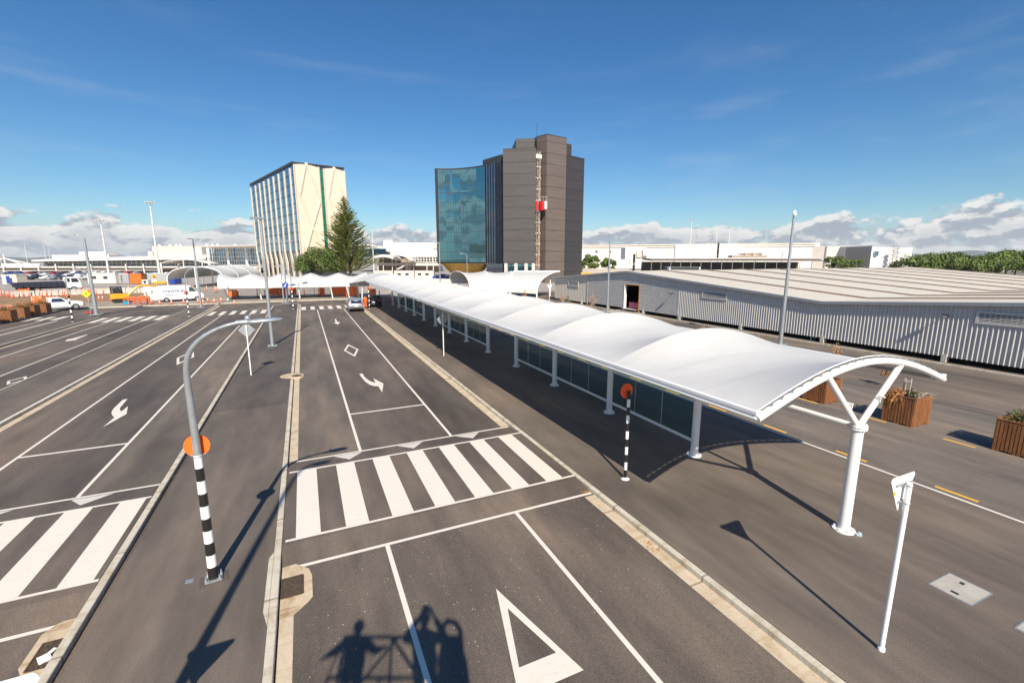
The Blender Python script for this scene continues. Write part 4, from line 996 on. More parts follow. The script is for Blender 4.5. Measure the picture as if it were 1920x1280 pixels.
# ================================================================== dark tower
t=thing('dark_tower',(56,120,0),'dark ribbed hotel tower with a curved teal glass block and a builders hoist','building')
def arc(p,c,q,n): return [p*(1-s)**2+c*(2*s*(1-s))+q*s*s for s in [i/n for i in range(n+1)]]
pL=Vector((37.25,133.1,0)); pR=Vector((47.86,122.9,0)); pC=Vector((43.6,132.2,0)); curve=arc(pL,pC,pR,6)
bk=Vector((.50,.87,0))*13
levels=[5.6,9.05,11.9,14.75,17.6,20.45,23.3,26.1,28.2,31.9][:]
levels=[5.6,8.6,11.4,14.2,17.0,19.9,22.7,25.4,28.2,31.8]
zA=32.0
m=MB(); m.prism([tuple(p)[:2] for p in [q+Vector((.15,.35,0)) for q in curve]+[pR+bk,pL+bk]],5.3,zA-.1); m.build('glass_block_core',M['void'],t)
m=MB()
sub=[curve[k//3].lerp(curve[min(6,k//3+1)],(k%3)/3) for k in range(19)]
for i in range(18):
    a,b=sub[i],sub[i+1]; n=Vector(((b-a).y,-(b-a).x,0)).normalized()
    for j in range(9):
        z0,z1=levels[j]+.03,levels[j+1]-.03
        ja,jb=random.gauss(0,.0004),random.gauss(0,.0004)
        if i>=5 and j>=7: ja+=.05
        if i>=12: jb+=.06
        a2=a+(b-a)*.015; b2=b-(b-a)*.015
        m.add([a2+n*ja+Vector((0,0,z0)),b2-n*ja+Vector((0,0,z0)),b2-n*(ja-jb)+Vector((0,0,z1)),a2+n*(ja+jb)*1.0+Vector((0,0,z1))],[(0,1,2,3)])
m.build('curtain_glass',M['cglass'],t)
m=MB()
for z in levels: 
    for i in range(6): a,b=curve[i],curve[i+1]; wallq(m,a,b,z-.05,z+.05,.03)
for i in range(0,19): p=sub[i]; m.box((p.x,p.y-.02,(5.5+zA)/2),(.05,.05,zA-5.5))
m.build('mullions',M['darkmetal'],t)
m=MB(); a=Vector((36.65,133.81,0)); m.prism([tuple(a)[:2],tuple(pL)[:2],tuple(pL+bk)[:2],tuple(a+bk)[:2]],5.2,zA+.15); m.build('end_fin',M['cladE'],t)
m=MB(); m.prism([tuple(p)[:2] for p in curve+[pR+bk,pL+bk]],zA-.08,zA+.12); m.build('parapet',M['darkmetal'],t)
# golden underside
m=MB(); vs=[]; n=14
for j in range(9):
    v=j/8
    for i in range(n+1):
        s=i/n; p=pL*(1-s)**2+pC*(2*s*(1-s))+pR*s*s; k=math.sin(s*math.pi)**.6
        q=p+Vector((.5,.87,0))*(v*5*1); z=5.25-4.6*k*math.sin(v*math.pi/2)*.95; vs.append((q.x,q.y,max(.2,z)))
m.add(vs,[(j*(n+1)+i,(j+1)*(n+1)+i,(j+1)*(n+1)+i+1,j*(n+1)+i+1) for j in range(8) for i in range(n)],True); m.build('golden_soffit',M['gold'],t)
# recess of dark vertical fins
qa=pR; qb=Vector((50.9,117.3,0)); m=MB(); K=14
for i in range(K):
    p=qa.lerp(qb,i/K); q=qa.lerp(qb,(i+1)/K); o=Vector((.9,.4,0))*(.0 if i%2 else .8); zt=32.4-.06*i+random.uniform(-.5,.6)
    r=p+Vector((.9,.4,0))*(1.2 if i%2 else .2)
    m.add([(p.x+o.x,p.y+o.y,5.3),(q.x+(.9*.8 if i%2 else 0),q.y+(.4*.8 if i%2 else 0),5.3),(q.x+(.9*.8 if i%2 else 0),q.y+(.4*.8 if i%2 else 0),zt),(p.x+o.x,p.y+o.y,zt)],[(0,1,2,3)])
m.build('folded_fins',M['dglass'],t)
m=MB(); m.prism([(48.2,123.3),(51.0,118.0),(56,121),(54,131)],0,5.25); m.build('under_glass',M['dglass'],t)
m=MB(); m.prism([(48.6,124),(51.6,118.2),(58,122),(55,132)],5.3,32.0); m.build('recess_wall',M['void'],t)
cL=Vector((50.48,116.33,0)); cR=Vector((57.89,111.67,0)); dL=Vector((60.43,115.99,0)); dC=Vector((61.64,112.52,0)); dR=Vector((68.65,114.05,0)); eL=Vector((69.44,115.18,0)); eR=Vector((76.76,117.45,0))
def block(pts,z0,z1,mat,name,cap=True):
    m=MB(); m.prism([tuple(p)[:2] for p in pts],z0,z1); o=m.build(name,M[mat],t)
    if cap: m=MB(); m.prism([tuple(p)[:2] for p in pts],z1+.002,z1+.22); m.build('coping',M['darkmetal'],o)
block([cL,cR,cR+Vector((5,9,0)),cL+Vector((6,11,0))],5.4,35.0,'cladC','left_block')
block([dL,dC,dR,dR+Vector((1,12,0)),dL+Vector((1,10,0))],0,39.0,'cladD','centre_block')
block([eL,eR,eR+Vector((-3,12,0)),eL+Vector((-3,12,0))],0,35.0,'cladE','right_block')
block([Vector((54.9,117.6,0)),Vector((59.2,115.0,0)),Vector((62,123,0)),Vector((58,127,0))],35.2,38.4,'cladC','penthouse',False)
block([Vector((69.3,115.9,0)),Vector((71.6,116.3,0)),Vector((71.6,121,0)),Vector((69.3,121,0))],35.2,38.3,'cladE','lift_overrun',False)
block([Vector((49.2,128.0,0)),Vector((51.2,119.2,0)),Vector((57,121,0)),Vector((57,131,0))],32.0,34.4,'cladE','upper_box',False)
m=MB(); m.prism([(cL.x+.9,cL.y+.4),(cR.x,cR.y+1.2),(cR.x+4,cR.y+8),(cL.x+5,cL.y+9)],0,5.4); m.build('ground_floor_glass',M['teal'] if False else M['cglass'],t)
for s in (.1,.42,.74,.97):
    p=cL.lerp(cR,s); m=MB(); m.box((p.x,p.y+.3,2.7),(.9,.7,5.4),-.56); m.build('column',M['fargrey'],t)
m=MB(); m.tube([(59.9,115,39),(59.9,115,42.5)],.06,6); m.build('antenna',M['darkmetal'],t)
# hoist: mast, ties, strips, cage
hx,hy=59.05,112.6
t2=thing('builders_hoist',(hx,hy,0),'lattice hoist mast with a red cage climbing the dark tower','hoist')
m=MB(); 
for sx in (-.45,.45):
    for sy in (-.4,.4): m.tube([(hx+sx,hy+sy,0),(hx+sx,hy+sy,34.6)],.05,4,True,False)
z=0.4; k=0
while z<34:
    for sx in (-.45,.45): m.tube([(hx+sx,hy-.4,z),(hx+sx,hy+.4,z+1)],.025,4,False,False)
    s=1 if k%2 else -1; m.tube([(hx-.45*s,hy-.4,z),(hx+.45*s,hy-.4,z+1)],.035,4,False,False); m.tube([(hx-.45,hy-.4,z),(hx+.45,hy-.4,z)],.03,4,False,False); z+=1; k+=1
m.build('mast',M['fargrey'],t2)
z=2
while z<34: m=MB(); m.box((hx,hy+.9,z),(2.0,1.4,.25)); z+=2.88; m.build('landing_tie',M['fargrey'],t2)
z=4.2
while z<33: m=MB(); m.box((hx+.1,hy+1.2,z),(1.0,.8,1.0)); z+=2.88; m.build('landing_opening',M['void'],t2)
m=MB(); m.box((hx-.98,hy+.55,18),(.22,.2,26)); m.box((hx+.85,hy+.75,18),(.14,.2,26)); m.build('scaffold_netting',M['gbrown'],t2)
m=MB(); m.box((hx-.1,hy-.2,33.2),(1.7,.9,1.0)); m.build('top_landing',M['cabin'],t2)
m=MB(); m.box((hx+.85,hy-.9,20.6),(1.3,1.2,2.2),.2); cg=m.build('cage',M['red'],t2)
m=MB(); m.box((hx+1.62,hy-1.35,20.8),(.8,.5,2.0),.2); m.build('cage_door',M['farwhite'],cg)
m=MB(); 
for sx in (.3,1.0,1.7,2.2): m.tube([(hx+sx,hy-1.2,21.8),(hx+sx,hy-1.2,23.0)],.03,4)
m.tube([(hx+.3,hy-1.2,23),(hx+2.2,hy-1.2,23)],.03,4); m.build('cage_rail',M['farwhite'],cg)
m=MB(); m.box((hx-.75,hy-.6,20.6),(.6,.8,2.4)); m.build('counter_cage',M['red'],t2)
# ================================================================== trees
def tree(name,x,y,h,r,zc,label,leafmat,nleaf=2600,leaf=.35,trunkr=.25,lobes=14,group=None,sq=.75,cat='tree'):
    t=thing(name,(x,y,0),label,cat,group)
    m=MB(); top=Vector((x,y,zc)); m.tube([(x,y,0),(x+.1,y,zc*.5),(x,y,zc)],[trunkr,trunkr*.8,trunkr*.5],8)
    L=[]
    for i in range(lobes):
        a=random.uniform(0,2*math.pi); e=random.uniform(-.35,1)
        rr=math.sqrt(max(0,1-e*e*.9))*random.uniform(.45,.85)
        c=Vector((x+r*rr*math.cos(a),y+r*rr*math.sin(a),zc+(h-zc)*.78*e*1.0)); L.append((c,random.uniform(.26,.42)*r))
        if i<9: m.tube([(x,y,zc*.55),(Vector((x,y,zc*.55))+c)/2+Vector((0,0,.1*r)),c],[trunkr*.5,trunkr*.3,trunkr*.1],5,False)
    m.build('trunk',M['bark'],t)
    m=MB()
    for c,lr in L:
        for _ in range(nleaf//lobes):
            d=Vector((random.gauss(0,1),random.gauss(0,1),random.gauss(0,1))).normalized(); p=c+Vector((d.x,d.y,d.z*sq))*lr*random.uniform(.55,1.05)
            up=(d+Vector((0,0,.6))+Vector((random.gauss(0,.5),random.gauss(0,.5),random.gauss(0,.5)))).normalized(); a=up.cross(Vector((random.gauss(0,1),random.gauss(0,1),random.gauss(0,1)))).normalized(); b=up.cross(a); s=leaf*random.uniform(.6,1.3)
            m.add([p-a*s,p+b*s*.6,p+a*s,p-b*s*.6],[(0,1,2,3)])
    m.build('crown',leafmat,t); return t
random.seed(21)
p=AT(597,140); tree('round_tree',p.x,p.y,10.0,6.4,4.9,'round bushy dark green tree at the foot of the cream tower',M['leafbush'],15000,.24,.45,34,sq=.8)
p=AT(575,146); tree('round_tree',p.x,p.y,6.8,3.0,4.4,'smaller lobe of dark green tree tucked left of the round tree',M['leafbush'],4000,.24,.25,14)
p=AT(655,150); cx0,cy0=p.x,p.y
t=thing('norfolk_pine',(cx0,cy0,0),'tall conical pine with tiers of upswept branches beside the cream tower','tree')
m=MB(); m.tube([(cx0+.2,cy0,0),(cx0,cy0,12),(cx0-.6,cy0,26.3)],[.55,.35,.05],8)
F=MB(); HT=26.4
nz=34
for w in range(nz):
    f=w/(nz-1); z=2.6+(HT-3.2)*f**.95; Rr=(9.6*(1-f)**.85+.35)*random.uniform(.92,1.08); nb=9 if f<.75 else 6; a0=random.uniform(0,6)
    for k in range(nb):
        a=a0+2*math.pi*k/nb+random.uniform(-.12,.12); L=Rr*random.uniform(.72,1.12); xc=cx0+.2-.8*(z/HT)
        P=[]
        for i in range(6):
            s=i/5; P.append(Vector((xc+math.cos(a)*L*s,cy0+math.sin(a)*L*s,z+.08*L*s+ .30*L*s*s)))
        m.tube(P,[.09,.08,.06,.05,.03,.015],4,False,False)
        nn=int(10+L*4.2)
        tx,ty=-math.sin(a),math.cos(a)
        for i in range(nn):
            s=.22+.78*i/nn; s=min(s,1); j=min(4,int(s*5)); q=P[j].lerp(P[j+1],s*5-j)
            for sg in (-1,1):
                ln=random.uniform(.45,.95)*(1.25-s*.6)*(0.5+.5*min(1,L/4)); d=Vector((tx*sg*.8+math.cos(a)*.6,ty*sg*.8+math.sin(a)*.6,random.uniform(.15,.8))).normalized()*ln; sd=Vector((math.cos(a),math.sin(a),random.uniform(-.6,.6)))*.115
                F.add([q-sd,q+d*.5-sd*1.3+Vector((0,0,-.05)),q+d,q+d*.5+sd*1.3+Vector((0,0,.05)),q+sd],[(0,1,2,3,4)])
m.build('trunk',M['bark'],t); F.build('crown',M['pine'],t)
# right far trees
def ft(px,d,pt,rad,label,mat='hedgeleaf',n=2200,leaf=.3):
    p=AT(px,d); h=ZD(pt,d); tree('bushy_tree',p.x,p.y,h,rad,h*.55,label,M[mat],n,leaf,.2,14,'trees beyond the shed roof')
ft(1106,170,477,3.6,'small round tree right of the dark tower',n=2600); ft(1117,172,479,3.0,'tree touching the small round tree on its right',n=2000); ft(1141,165,482,3.0,'lone round tree just left of the grey lamp post')
for i,(px,pt,rad) in enumerate([(1556,479,1.7),(1572,479,2.0),(1590,484,2.0),(1608,483,2.2)]): ft(px,175,pt,rad*1.3,['leftmost spreading tree in front of the grey box building','tall spreading tree in front of the grey box building','low tree between two taller ones by the box building','dark round tree at the corner of the box building'][i],n=1500,leaf=.28)
hs=[(1716,478,6),(1738,477,5.5),(1762,474,6.5),(1786,475,6),(1806,477,5.5),(1828,480,5),(1850,483,4.5),(1872,474,5.5),(1890,470,6),(1908,471,6),(1930,469,6.5),(1955,470,6.5)]
for i,(px,pt,rad) in enumerate(hs):
    lb=['first bushy tree right of the box building','second bushy tree of the far hedge row','tallest bushy tree in the left half of the hedge row','broad bushy tree beside the tallest of the hedge row','yellowish bushy tree in mid hedge row','lower bushy tree in mid hedge row','lowest tree in the dip of the hedge row','dark tree rising right of the dip in the hedge row','tall dark tree near the right photo edge','last full tree before the right photo edge','tree cut by the right photo edge','tree beyond the right photo edge'][i]
    p=AT(px,160); h=ZD(pt,160); tree('hedge_tree',p.x,p.y,h,rad*1.05,h*.52,lb,M['hedgeleaf'],3400,.34,.3,18,'row of bushy trees beyond the shed',.8)
# ================================================================== airport terminal and far buildings (placed at survey distances)
def hexa(m,px0,px1,d0,d1,z0,z1,depth=20):
    a=AT(px0,d0); b=AT(px1,d1); v=Vector((math.sin(YAW),math.cos(YAW),0))*depth
    m.prism([(a.x,a.y),(b.x,b.y),(b.x+v.x,b.y+v.y),(a.x+v.x,a.y+v.y)],z0,z1)
def Z(py,d): return ZD(py,d)
def grid(m,px0,px1,d0,d1,z0,z1,nx,nz,w=.12,off=-.15):
    a=AT(px0,d0); b=AT(px1,d1); v=Vector((math.sin(YAW),math.cos(YAW),0))*off
    for i in range(nx+1): p=a.lerp(b,i/nx)+v; m.box((p.x,p.y,(z0+z1)/2),(w,w,z1-z0))
    for j in range(nz+1):
        z=z0+(z1-z0)*j/nz; c=(a+b)/2+v; d=b-a; m.box((c.x,c.y,z),(math.hypot(d.x,d.y),w,w),math.atan2(d.y,d.x))
D0=235
t=thing('terminal_building',tuple(AT(240,D0,513).xy)+(0,),'long low airport terminal with a curved white roof left of the cream tower','building')
m=MB(); hexa(m,82,392,D0,D0,Z(500,D0),Z(487,D0),30); m.build('upper_glazing',M['dglass'],t)
m=MB(); grid(m,82,392,D0,D0,Z(500,D0),Z(487,D0),34,2,.22); m.build('mullions',M['fargrey'],t)
m=MB(); a=AT(74,D0-2); b=AT(396,D0-2); v=Vector((math.sin(YAW),math.cos(YAW),0)); vs=[]
for j in range(2):
    for k in range(9):
        s=k/8; 
        q=(a if j==0 else b)+v*(-4+s*30); zz=Z(487.5,D0)+(0 if j==0 else 1.2)+ (2.0 if j else 1.2)*math.sin(s*math.pi*.62); vs.append((q.x,q.y,zz))
m.add(vs,[(k,k+9,k+10,k+1) for k in range(8)],True)
m.add([(p[0],p[1],p[2]-.7) for p in vs],[(k,k+1,k+10,k+9) for k in range(8)],True); m.add([vs[0],vs[9],(vs[9][0],vs[9][1],vs[9][2]-.7),(vs[0][0],vs[0][1],vs[0][2]-.7)],[(0,3,2,1)])
m.build('roof',M['farwhite'],t)
m=MB(); hexa(m,98,205,D0+25,D0+25,0,Z(478,D0+25),10); hexa(m,150,198,D0+26,D0+26,0,Z(472,D0+26),8); m.build('plant_room',M['farwhite'],t)
m=MB(); hexa(m,288,380,D0+20,D0+20,0,Z(461.5,D0+20),25); hexa(m,279,290,D0+20,D0+20,0,Z(471,D0+20),20); m.build('upper_block',M['fargrey'],t)
for px in (303,323,334.5,342): 
    m=MB(); p=AT(px,D0+24); m.cyl((p.x,p.y,Z(461.6,D0+20)),.8,1.1,10); m.build('roof_vent',M['farwhite'],t)
m=MB(); hexa(m,390,484,D0-5,D0-5,Z(496,D0),Z(465,D0),20); m.build('hall_glazing',M['bglass'],t)
m=MB(); grid(m,390,484,D0-5,D0-5,Z(496,D0),Z(466,D0),21,4,.22); m.build('hall_mullions',M['farwhite'],t)
m=MB()
for px in (392,428,462): m=MB(); p=AT(px,D0-8); m.box((p.x,p.y,(Z(496,D0)+Z(465,D0))/2),(.8,.8,Z(465,D0)-Z(496,D0))); m.build('hall_column',M['farwhite'],t)
m=MB(); a=AT(378,D0-16); b=AT(486,D0-16); 
q=[(a,Z(461.5,D0-10)),(b,Z(459.5,D0-10))]; vs=[]
for p,z in q: vs+= [(p.x,p.y,z),(p.x+v.x*35,p.y+v.y*35,z+.6),(p.x,p.y,z-.5),(p.x+v.x*14,p.y+v.y*14,z-1.4)]
m.add(vs,[(0,4,5,1),(2,3,7,6),(0,2,6,4),(0,1,3,2),(4,6,7,5)]); m.build('hall_roof',M['fargrey'],t)
for px in (392,402,412,444):
    m=MB(); p=AT(px,D0+5); m.cyl((p.x,p.y,Z(461,D0-10)),.8,1.3,10); m.build('roof_vent',M['farwhite'],t)
m=MB(); hexa(m,-60,484,D0-20,D0-20,Z(502,D0-20),Z(500.3,D0-20),22); m.build('forecourt_roof',M['farwhite'],t)
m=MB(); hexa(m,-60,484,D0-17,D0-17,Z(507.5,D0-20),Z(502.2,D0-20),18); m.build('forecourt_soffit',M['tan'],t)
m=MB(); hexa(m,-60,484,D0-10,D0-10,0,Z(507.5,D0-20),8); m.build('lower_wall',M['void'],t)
for i in range(16):
    p=AT(-30+i*33,D0-21); m=MB(); m.tube([(p.x,p.y,0),(p.x,p.y,Z(494,D0))],.28,6); m.build('forecourt_column',M['farwhite'],t)
m=MB(); hexa(m,0,80,D0-2,D0-2,Z(500,D0),Z(494,D0),20); m.build('left_wing',M['farwhite'],t)
m=MB(); p=AT(8,D0); 
for dx in (-22,-14,14,22): m.tube([(p.x,p.y,Z(484,D0)),(p.x+dx*.45,p.y,Z(495,D0))],.25,6)
m.tube([(p.x,p.y,Z(495,D0)),(p.x,p.y,Z(477,D0))],.3,6); m.build('roof_mast',M['farwhite'],t)
t=thing('arched_footbridge',tuple(AT(345,205,510).xy)+(0,),'shallow white arch roof of a walkway in front of the terminal','canopy')
m=MB(); P=[]
for k in range(15):
    s=k/14; q=AT(294+s*98,205); P.append(Vector((q.x,q.y,Z(494,205)+1.9*math.sin(s*math.pi))))
for a_,b_ in zip(P,P[1:]): m.add([a_,b_,b_+v*7,a_+v*7,a_-Vector((0,0,.25)),b_-Vector((0,0,.25)),b_+v*7-Vector((0,0,.25)),a_+v*7-Vector((0,0,.25))],[(0,1,2,3),(7,6,5,4),(0,4,5,1),(2,6,7,3)])
m.build('arch_roof',M['farwhite'],t)
m=MB()
for s in (.1,.5,.9): q=P[int(s*14)]; m.tube([(q.x,q.y,0),(q.x,q.y,q.z)],.2,6)
m.build('posts',M['farwhite'],t)
for i,(pa,pb,zz) in enumerate([(-30,205,514.5),(-60,300,510.5)]):
    m=MB(); a=AT(pa,190-20*(1-i)); b=AT(pb,200); d=b-a; m.box(((a.x+b.x)/2,(a.y+b.y)/2,Z(zz-1.5*i,190)+.3),(math.hypot(d.x,d.y),1.2,.22),math.atan2(d.y,d.x))
    for k in range(12): q=a.lerp(b,k/11); m.tube([(q.x,q.y,0),(q.x,q.y,Z(zz-1.5*i,190)+.25)],.07,4)
    tag(m.build('walkway_roof',M['farwhite']),['low white covered walkway through the distant car park','thin white covered walkway nearer the terminal'][i],'walkway')
# middle terminal between pine and dark tower
t=thing('terminal_pier',tuple(AT(760,D0,510).xy)+(0,),'arched white terminal roofs between the pine and the dark tower','building')
m=MB(); hexa(m,735,822,D0+30,D0+30,0,Z(455,D0+30),20); m.build('white_block',M['farwhite'],t)
m=MB(); hexa(m,720,737,D0+28,D0+28,0,Z(450.5,D0+28),12); m.build('stair_tower',M['farwhite'],t)
m=MB(); hexa(m,812,822,D0+29,D0+29,Z(466,D0+29),Z(459,D0+29),1.2); m.build('wall_vent',M['fargrey'],t)
def archroof(px0,px1,py0,py1,pc,d,dep,label_name='arched_roof',mat='farwhite',th=.5):
    m=MB(); n=14; P=[]
    for k in range(n+1):
        s=k/n; q=AT(px0+(px1-px0)*s,d); py=py0*(1-s)**2+pc*2*s*(1-s)+py1*s*s; P.append(Vector((q.x,q.y,Z(py,d))))
    for a_,b_ in zip(P,P[1:]): o=Vector((0,0,-th)); m.add([a_,b_,b_+v*dep,a_+v*dep,a_+o,b_+o,b_+v*dep+o,a_+v*dep+o],[(0,1,2,3),(7,6,5,4),(0,4,5,1),(2,6,7,3),(0,3,7,4),(1,5,6,2)])
    return m.build(label_name,M[mat],t)
archroof(660,730,461,471,452,D0+5,25); archroof(722,822,466,481,467,D0+8,30,th=3.4); archroof(700,742,481,484,472,D0-8,12,th=1.2); archroof(735,772,479,488,473,D0-12,10)
m=MB(); hexa(m,668,724,D0+4,D0+4,Z(482,D0),Z(466,D0),10); m.build('arched_glazing',M['bglass'],t)
m=MB(); hexa(m,773,822,D0,D0,Z(492,D0),Z(481,D0),12); m.build('window_band',M['dglass'],t); m=MB(); grid(m,773,822,D0,D0,Z(491,D0),Z(482,D0),9,2,.25); m.build('window_frames',M['farwhite'],t)
m=MB(); hexa(m,708,822,D0-1,D0-1,Z(498,D0),Z(493,D0),14); m.build('deck_edge',M['cabin'],t)
m=MB(); hexa(m,706,770,D0+3,D0+3,Z(492,D0),Z(485,D0),10); hexa(m,706,822,D0+5,D0+5,0,Z(498,D0),10); m.build('lower_wall',M['tan'],t)
m=MB()
for px in (708,718,735,742,752,761,764,768,775,800,812): m=MB(); p=AT(px,D0-3); m.tube([(p.x,p.y,0),(p.x,p.y,Z(484,D0))],.22,6); m.build('column',M['farwhite'],t)
m=MB(); 
for k in range(10): q=AT(745+k*1.8,D0-6); m.box((q.x,q.y,Z(504-k*.9,D0)),(1.2,1.5,.4))
m.build('outside_stair',M['farwhite'],t)
# right cargo building
D1=320
t=thing('cargo_building',tuple(AT(1300,D1,505).xy)+(0,),'very long white cargo building stretching behind the shed','building')
m=MB(); hexa(m,1088,1265,D1+20,D1,0,Z(458.5,D1),40); m.build('left_wall',M['farwhite'],t)
m=MB(); hexa(m,1265,1524,D1-1,D1-25,0,Z(458,D1),40); m.build('front_wall',M['farwhite'],t)
m=MB(); a=AT(1088,D1+19.8); b=AT(1265,D1-.3); c=AT(1524,D1-25.3)
for p,q in ((a,b),(b,c)): d=q-p; m.box(((p.x+q.x)/2,(p.y+q.y)/2,Z(459,D1)),(math.hypot(d.x,d.y),.5,.9),math.atan2(d.y,d.x)); m.box(((p.x+q.x)/2,(p.y+q.y)/2-.3,Z(463,D1)),(math.hypot(d.x,d.y),.3,.25),math.atan2(d.y,d.x))
m.build('roof_edge',M['roofpan'],t)
m=MB()
for px in (1136,1180,1222,1252,1300,1330,1345,1400,1440,1480): p=AT(px,D1-26); m.tube([(p.x,p.y,3),(p.x,p.y,Z(460,D1))],.18,5)
m.build('downpipes',M['fargrey'],t)
m=MB()
for px in (1118,1143,1345): p=AT(px,D1-20); m.box((p.x,p.y,Z(473,D1)),(1.2,.8,1.4))
m.box((AT(1345,D1-28).x,AT(1345,D1-28).y,Z(472,D1)),(1.2,.5,10)); m.build('wall_lamps',M['darkmetal'],t)
m=MB(); hexa(m,1172,1212,D1-30,D1-30,Z(486,D1),Z(466,D1),12); hexa(m,1205,1240,D1-32,D1-32,Z(480,D1),Z(470,D1),8); m.build('plant_room',M['farwhite'],t)
m=MB(); hexa(m,1194,1203,D1-31,D1-31,Z(483,D1),Z(471.5,D1),1); m.build('plant_louvre',M['fargrey'],t)
m=MB(); hexa(m,1372,1438,D1-40,D1-40,Z(483,D1-40),Z(479,D1-40),5)
for k in range(9): q=AT(1385+k*5,D1-38); m.box((q.x,q.y,Z(476.5,D1-38)),(1.5,1.5,.5*(k%3+1)))
m.build('roof_equipment',M['tan'],t)
t=thing('grey_box_building',tuple(AT(1620,290,505).xy)+(0,),'stepped pale grey box building at the right end of the cargo sheds','building')
m=MB(); hexa(m,1515,1548,296,292,0,Z(461.5,295),20); m.build('left_block',M['fargrey'],t)
m=MB(); hexa(m,1548,1606,291,283,0,Z(461.5,290),20); m.build('centre_block',M['farwhite'],t)
m=MB(); hexa(m,1606,1632,290,262,0,Z(462,280),25); m.build('side_wall',M['fargrey'],t)
m=MB(); hexa(m,1632,1708,262,275,0,Z(463.5,265),20); m.build('right_block',M['farwhite'],t)
m=MB(); hexa(m,1639,1646,261.6,262.6,Z(480,262),Z(471,262),.6); m.build('window',M['bglass'],t)
m=MB()
for k in range(6): q=AT(1675+(k%2)*4,262); m.box((q.x,q.y,Z(486-k*4,262)),(3.2,1.6,.35))
for px in (1673,1681): q=AT(px,262); m.tube([(q.x,q.y,0),(q.x,q.y,Z(463,262))],.12,4)
m.build('fire_stair',M['darkmetal'],t)
m=MB(); hexa(m,1516,1534,297,296,Z(461.5,295),Z(455.5,295),6); m.build('rooftop_hood',M['farwhite'],t)
# bus canopy with posts
D2=190
t=thing('bus_shelter_roof',tuple(AT(1380,D2,505).xy)+(0,),'long dark open sided carport roof in front of the cargo building','carport')
m=MB(); a=AT(1222,D2); b=AT(1546,D2-22); 
vs=[]
for p in (a,b): vs+= [(p.x,p.y,Z(489,D2)),(p.x+v.x*3,p.y+v.y*3,Z(485,D2)),(p.x+v.x*14,p.y+v.y*14,Z(484.3,D2)),(p.x+v.x*14,p.y+v.y*14,Z(487,D2))]
m.add(vs,[(0,4,5,1),(1,5,6,2),(2,6,7,3),(3,7,4,0),(0,1,2,3),(4,7,6,5)]); m.build('roof',M['cardark'],t)
m=MB(); d=b-a; m.box(((a.x+b.x)/2+v.x*2.6,(a.y+b.y)/2+v.y*2.6,Z(484.6,D2)),(math.hypot(d.x,d.y),.4,.25),math.atan2(d.y,d.x)); m.build('roof_edge',M['farwhite'],t)
for k in range(17):
    q=a.lerp(b,k/16); m=MB(); m.tube([(q.x,q.y,0),(q.x,q.y,Z(489,D2)-.1)],.12,6); m.build('post',M['galv'],t)
m=MB(); a2=a+v*15; b2=b+v*15; d=b2-a2; m.box(((a2.x+b2.x)/2,(a2.y+b2.y)/2,2.7),(math.hypot(d.x,d.y),.3,5.4),math.atan2(d.y,d.x)); m.build('rear_wall',M['cardark'],t)  # dark sheet added to paint the shade beneath the roof
# bus
t=thing('coach',tuple(AT(1283,170,505).xy)+(0,),'white coach with a blue tail parked behind the shed ridge','bus')
c=AT(1283,170); 
m=MB(); m.box((c.x,c.y,2.3),(11.5,2.6,2.7),-.42,0,0); m.build('body',M['carwhite'],t,bevel=.2)
m=MB(); m.box((c.x-.1,c.y-.05,3.15),(10.6,2.66,.95),-.42); m.build('windows',M['carglass'],t)
m=MB(); 
e=Vector((math.cos(-.42),math.sin(-.42),0)); q=c+e*4.2; m.box((q.x,q.y-.02,1.7),(3.0,2.68,1.0),-.42,.3); m.build('blue_tail',M['blue'],t)
m=MB()
for s in (-3.6,3.4):
    for k in (-1,1): q=c+e*s+Vector((math.sin(.42),math.cos(.42),0))*k*1.2; m.tube([(q.x-.0,q.y-.12,.5),(q.x,q.y+.12,.5)],.5,14)
m.build('wheels',M['rubber'],t)
t=thing('dark_coach',tuple(AT(1255,176,505).xy)+(0,),'dark coach end beside the white coach','bus')
c=AT(1253,176); m=MB(); m.box((c.x,c.y,2.4),(3.2,2.6,3.0),-.42); m.build('body',M['navy'],t,bevel=.15); m=MB(); m.box((c.x,c.y-.1,3.0),(2.6,2.6,1.2),-.42); m.build('windows',M['carglass'],t)
m=MB(); q=AT(1255,150); m.box((q.x,q.y,.85),(5.5,.3,1.7),-.42); tag(m.build('crowd_barrier',M['yellow']),'orange-yellow safety panels in front of the coaches','barrier')
m=MB(); q=AT(1101,128); m.box((q.x,q.y,2.6),(3.2,.25,.5),-.42); m.box((q.x,q.y,1.3),(.3,.25,2.6),-.42); tag(m.build('crowd_barrier',M['yellow']),'yellow safety panel at the right foot of the dark tower','barrier')
# fence of pale sheets behind the shed ridge
m=MB(); a=AT(1093,140); b=AT(1180,130); d=b-a
m.box(((a.x+b.x)/2,(a.y+b.y)/2,1.9),(math.hypot(d.x,d.y),.15,3.7),math.atan2(d.y,d.x))
for k in range(28): q=a.lerp(b,k/27); m.box((q.x,q.y-.1,1.9),(.10,.12,3.7),math.atan2(d.y,d.x))
tag(m.build('sheet_fence',M['roofpan']),'pale ribbed sheet fence just right of the dark tower','fence')
m=MB(); hexa(m,1093,1140,185,185,0,Z(493,185),8); tag(m.build('site_office',M['cabin']),'row of pale site offices below the small round trees','cabin')
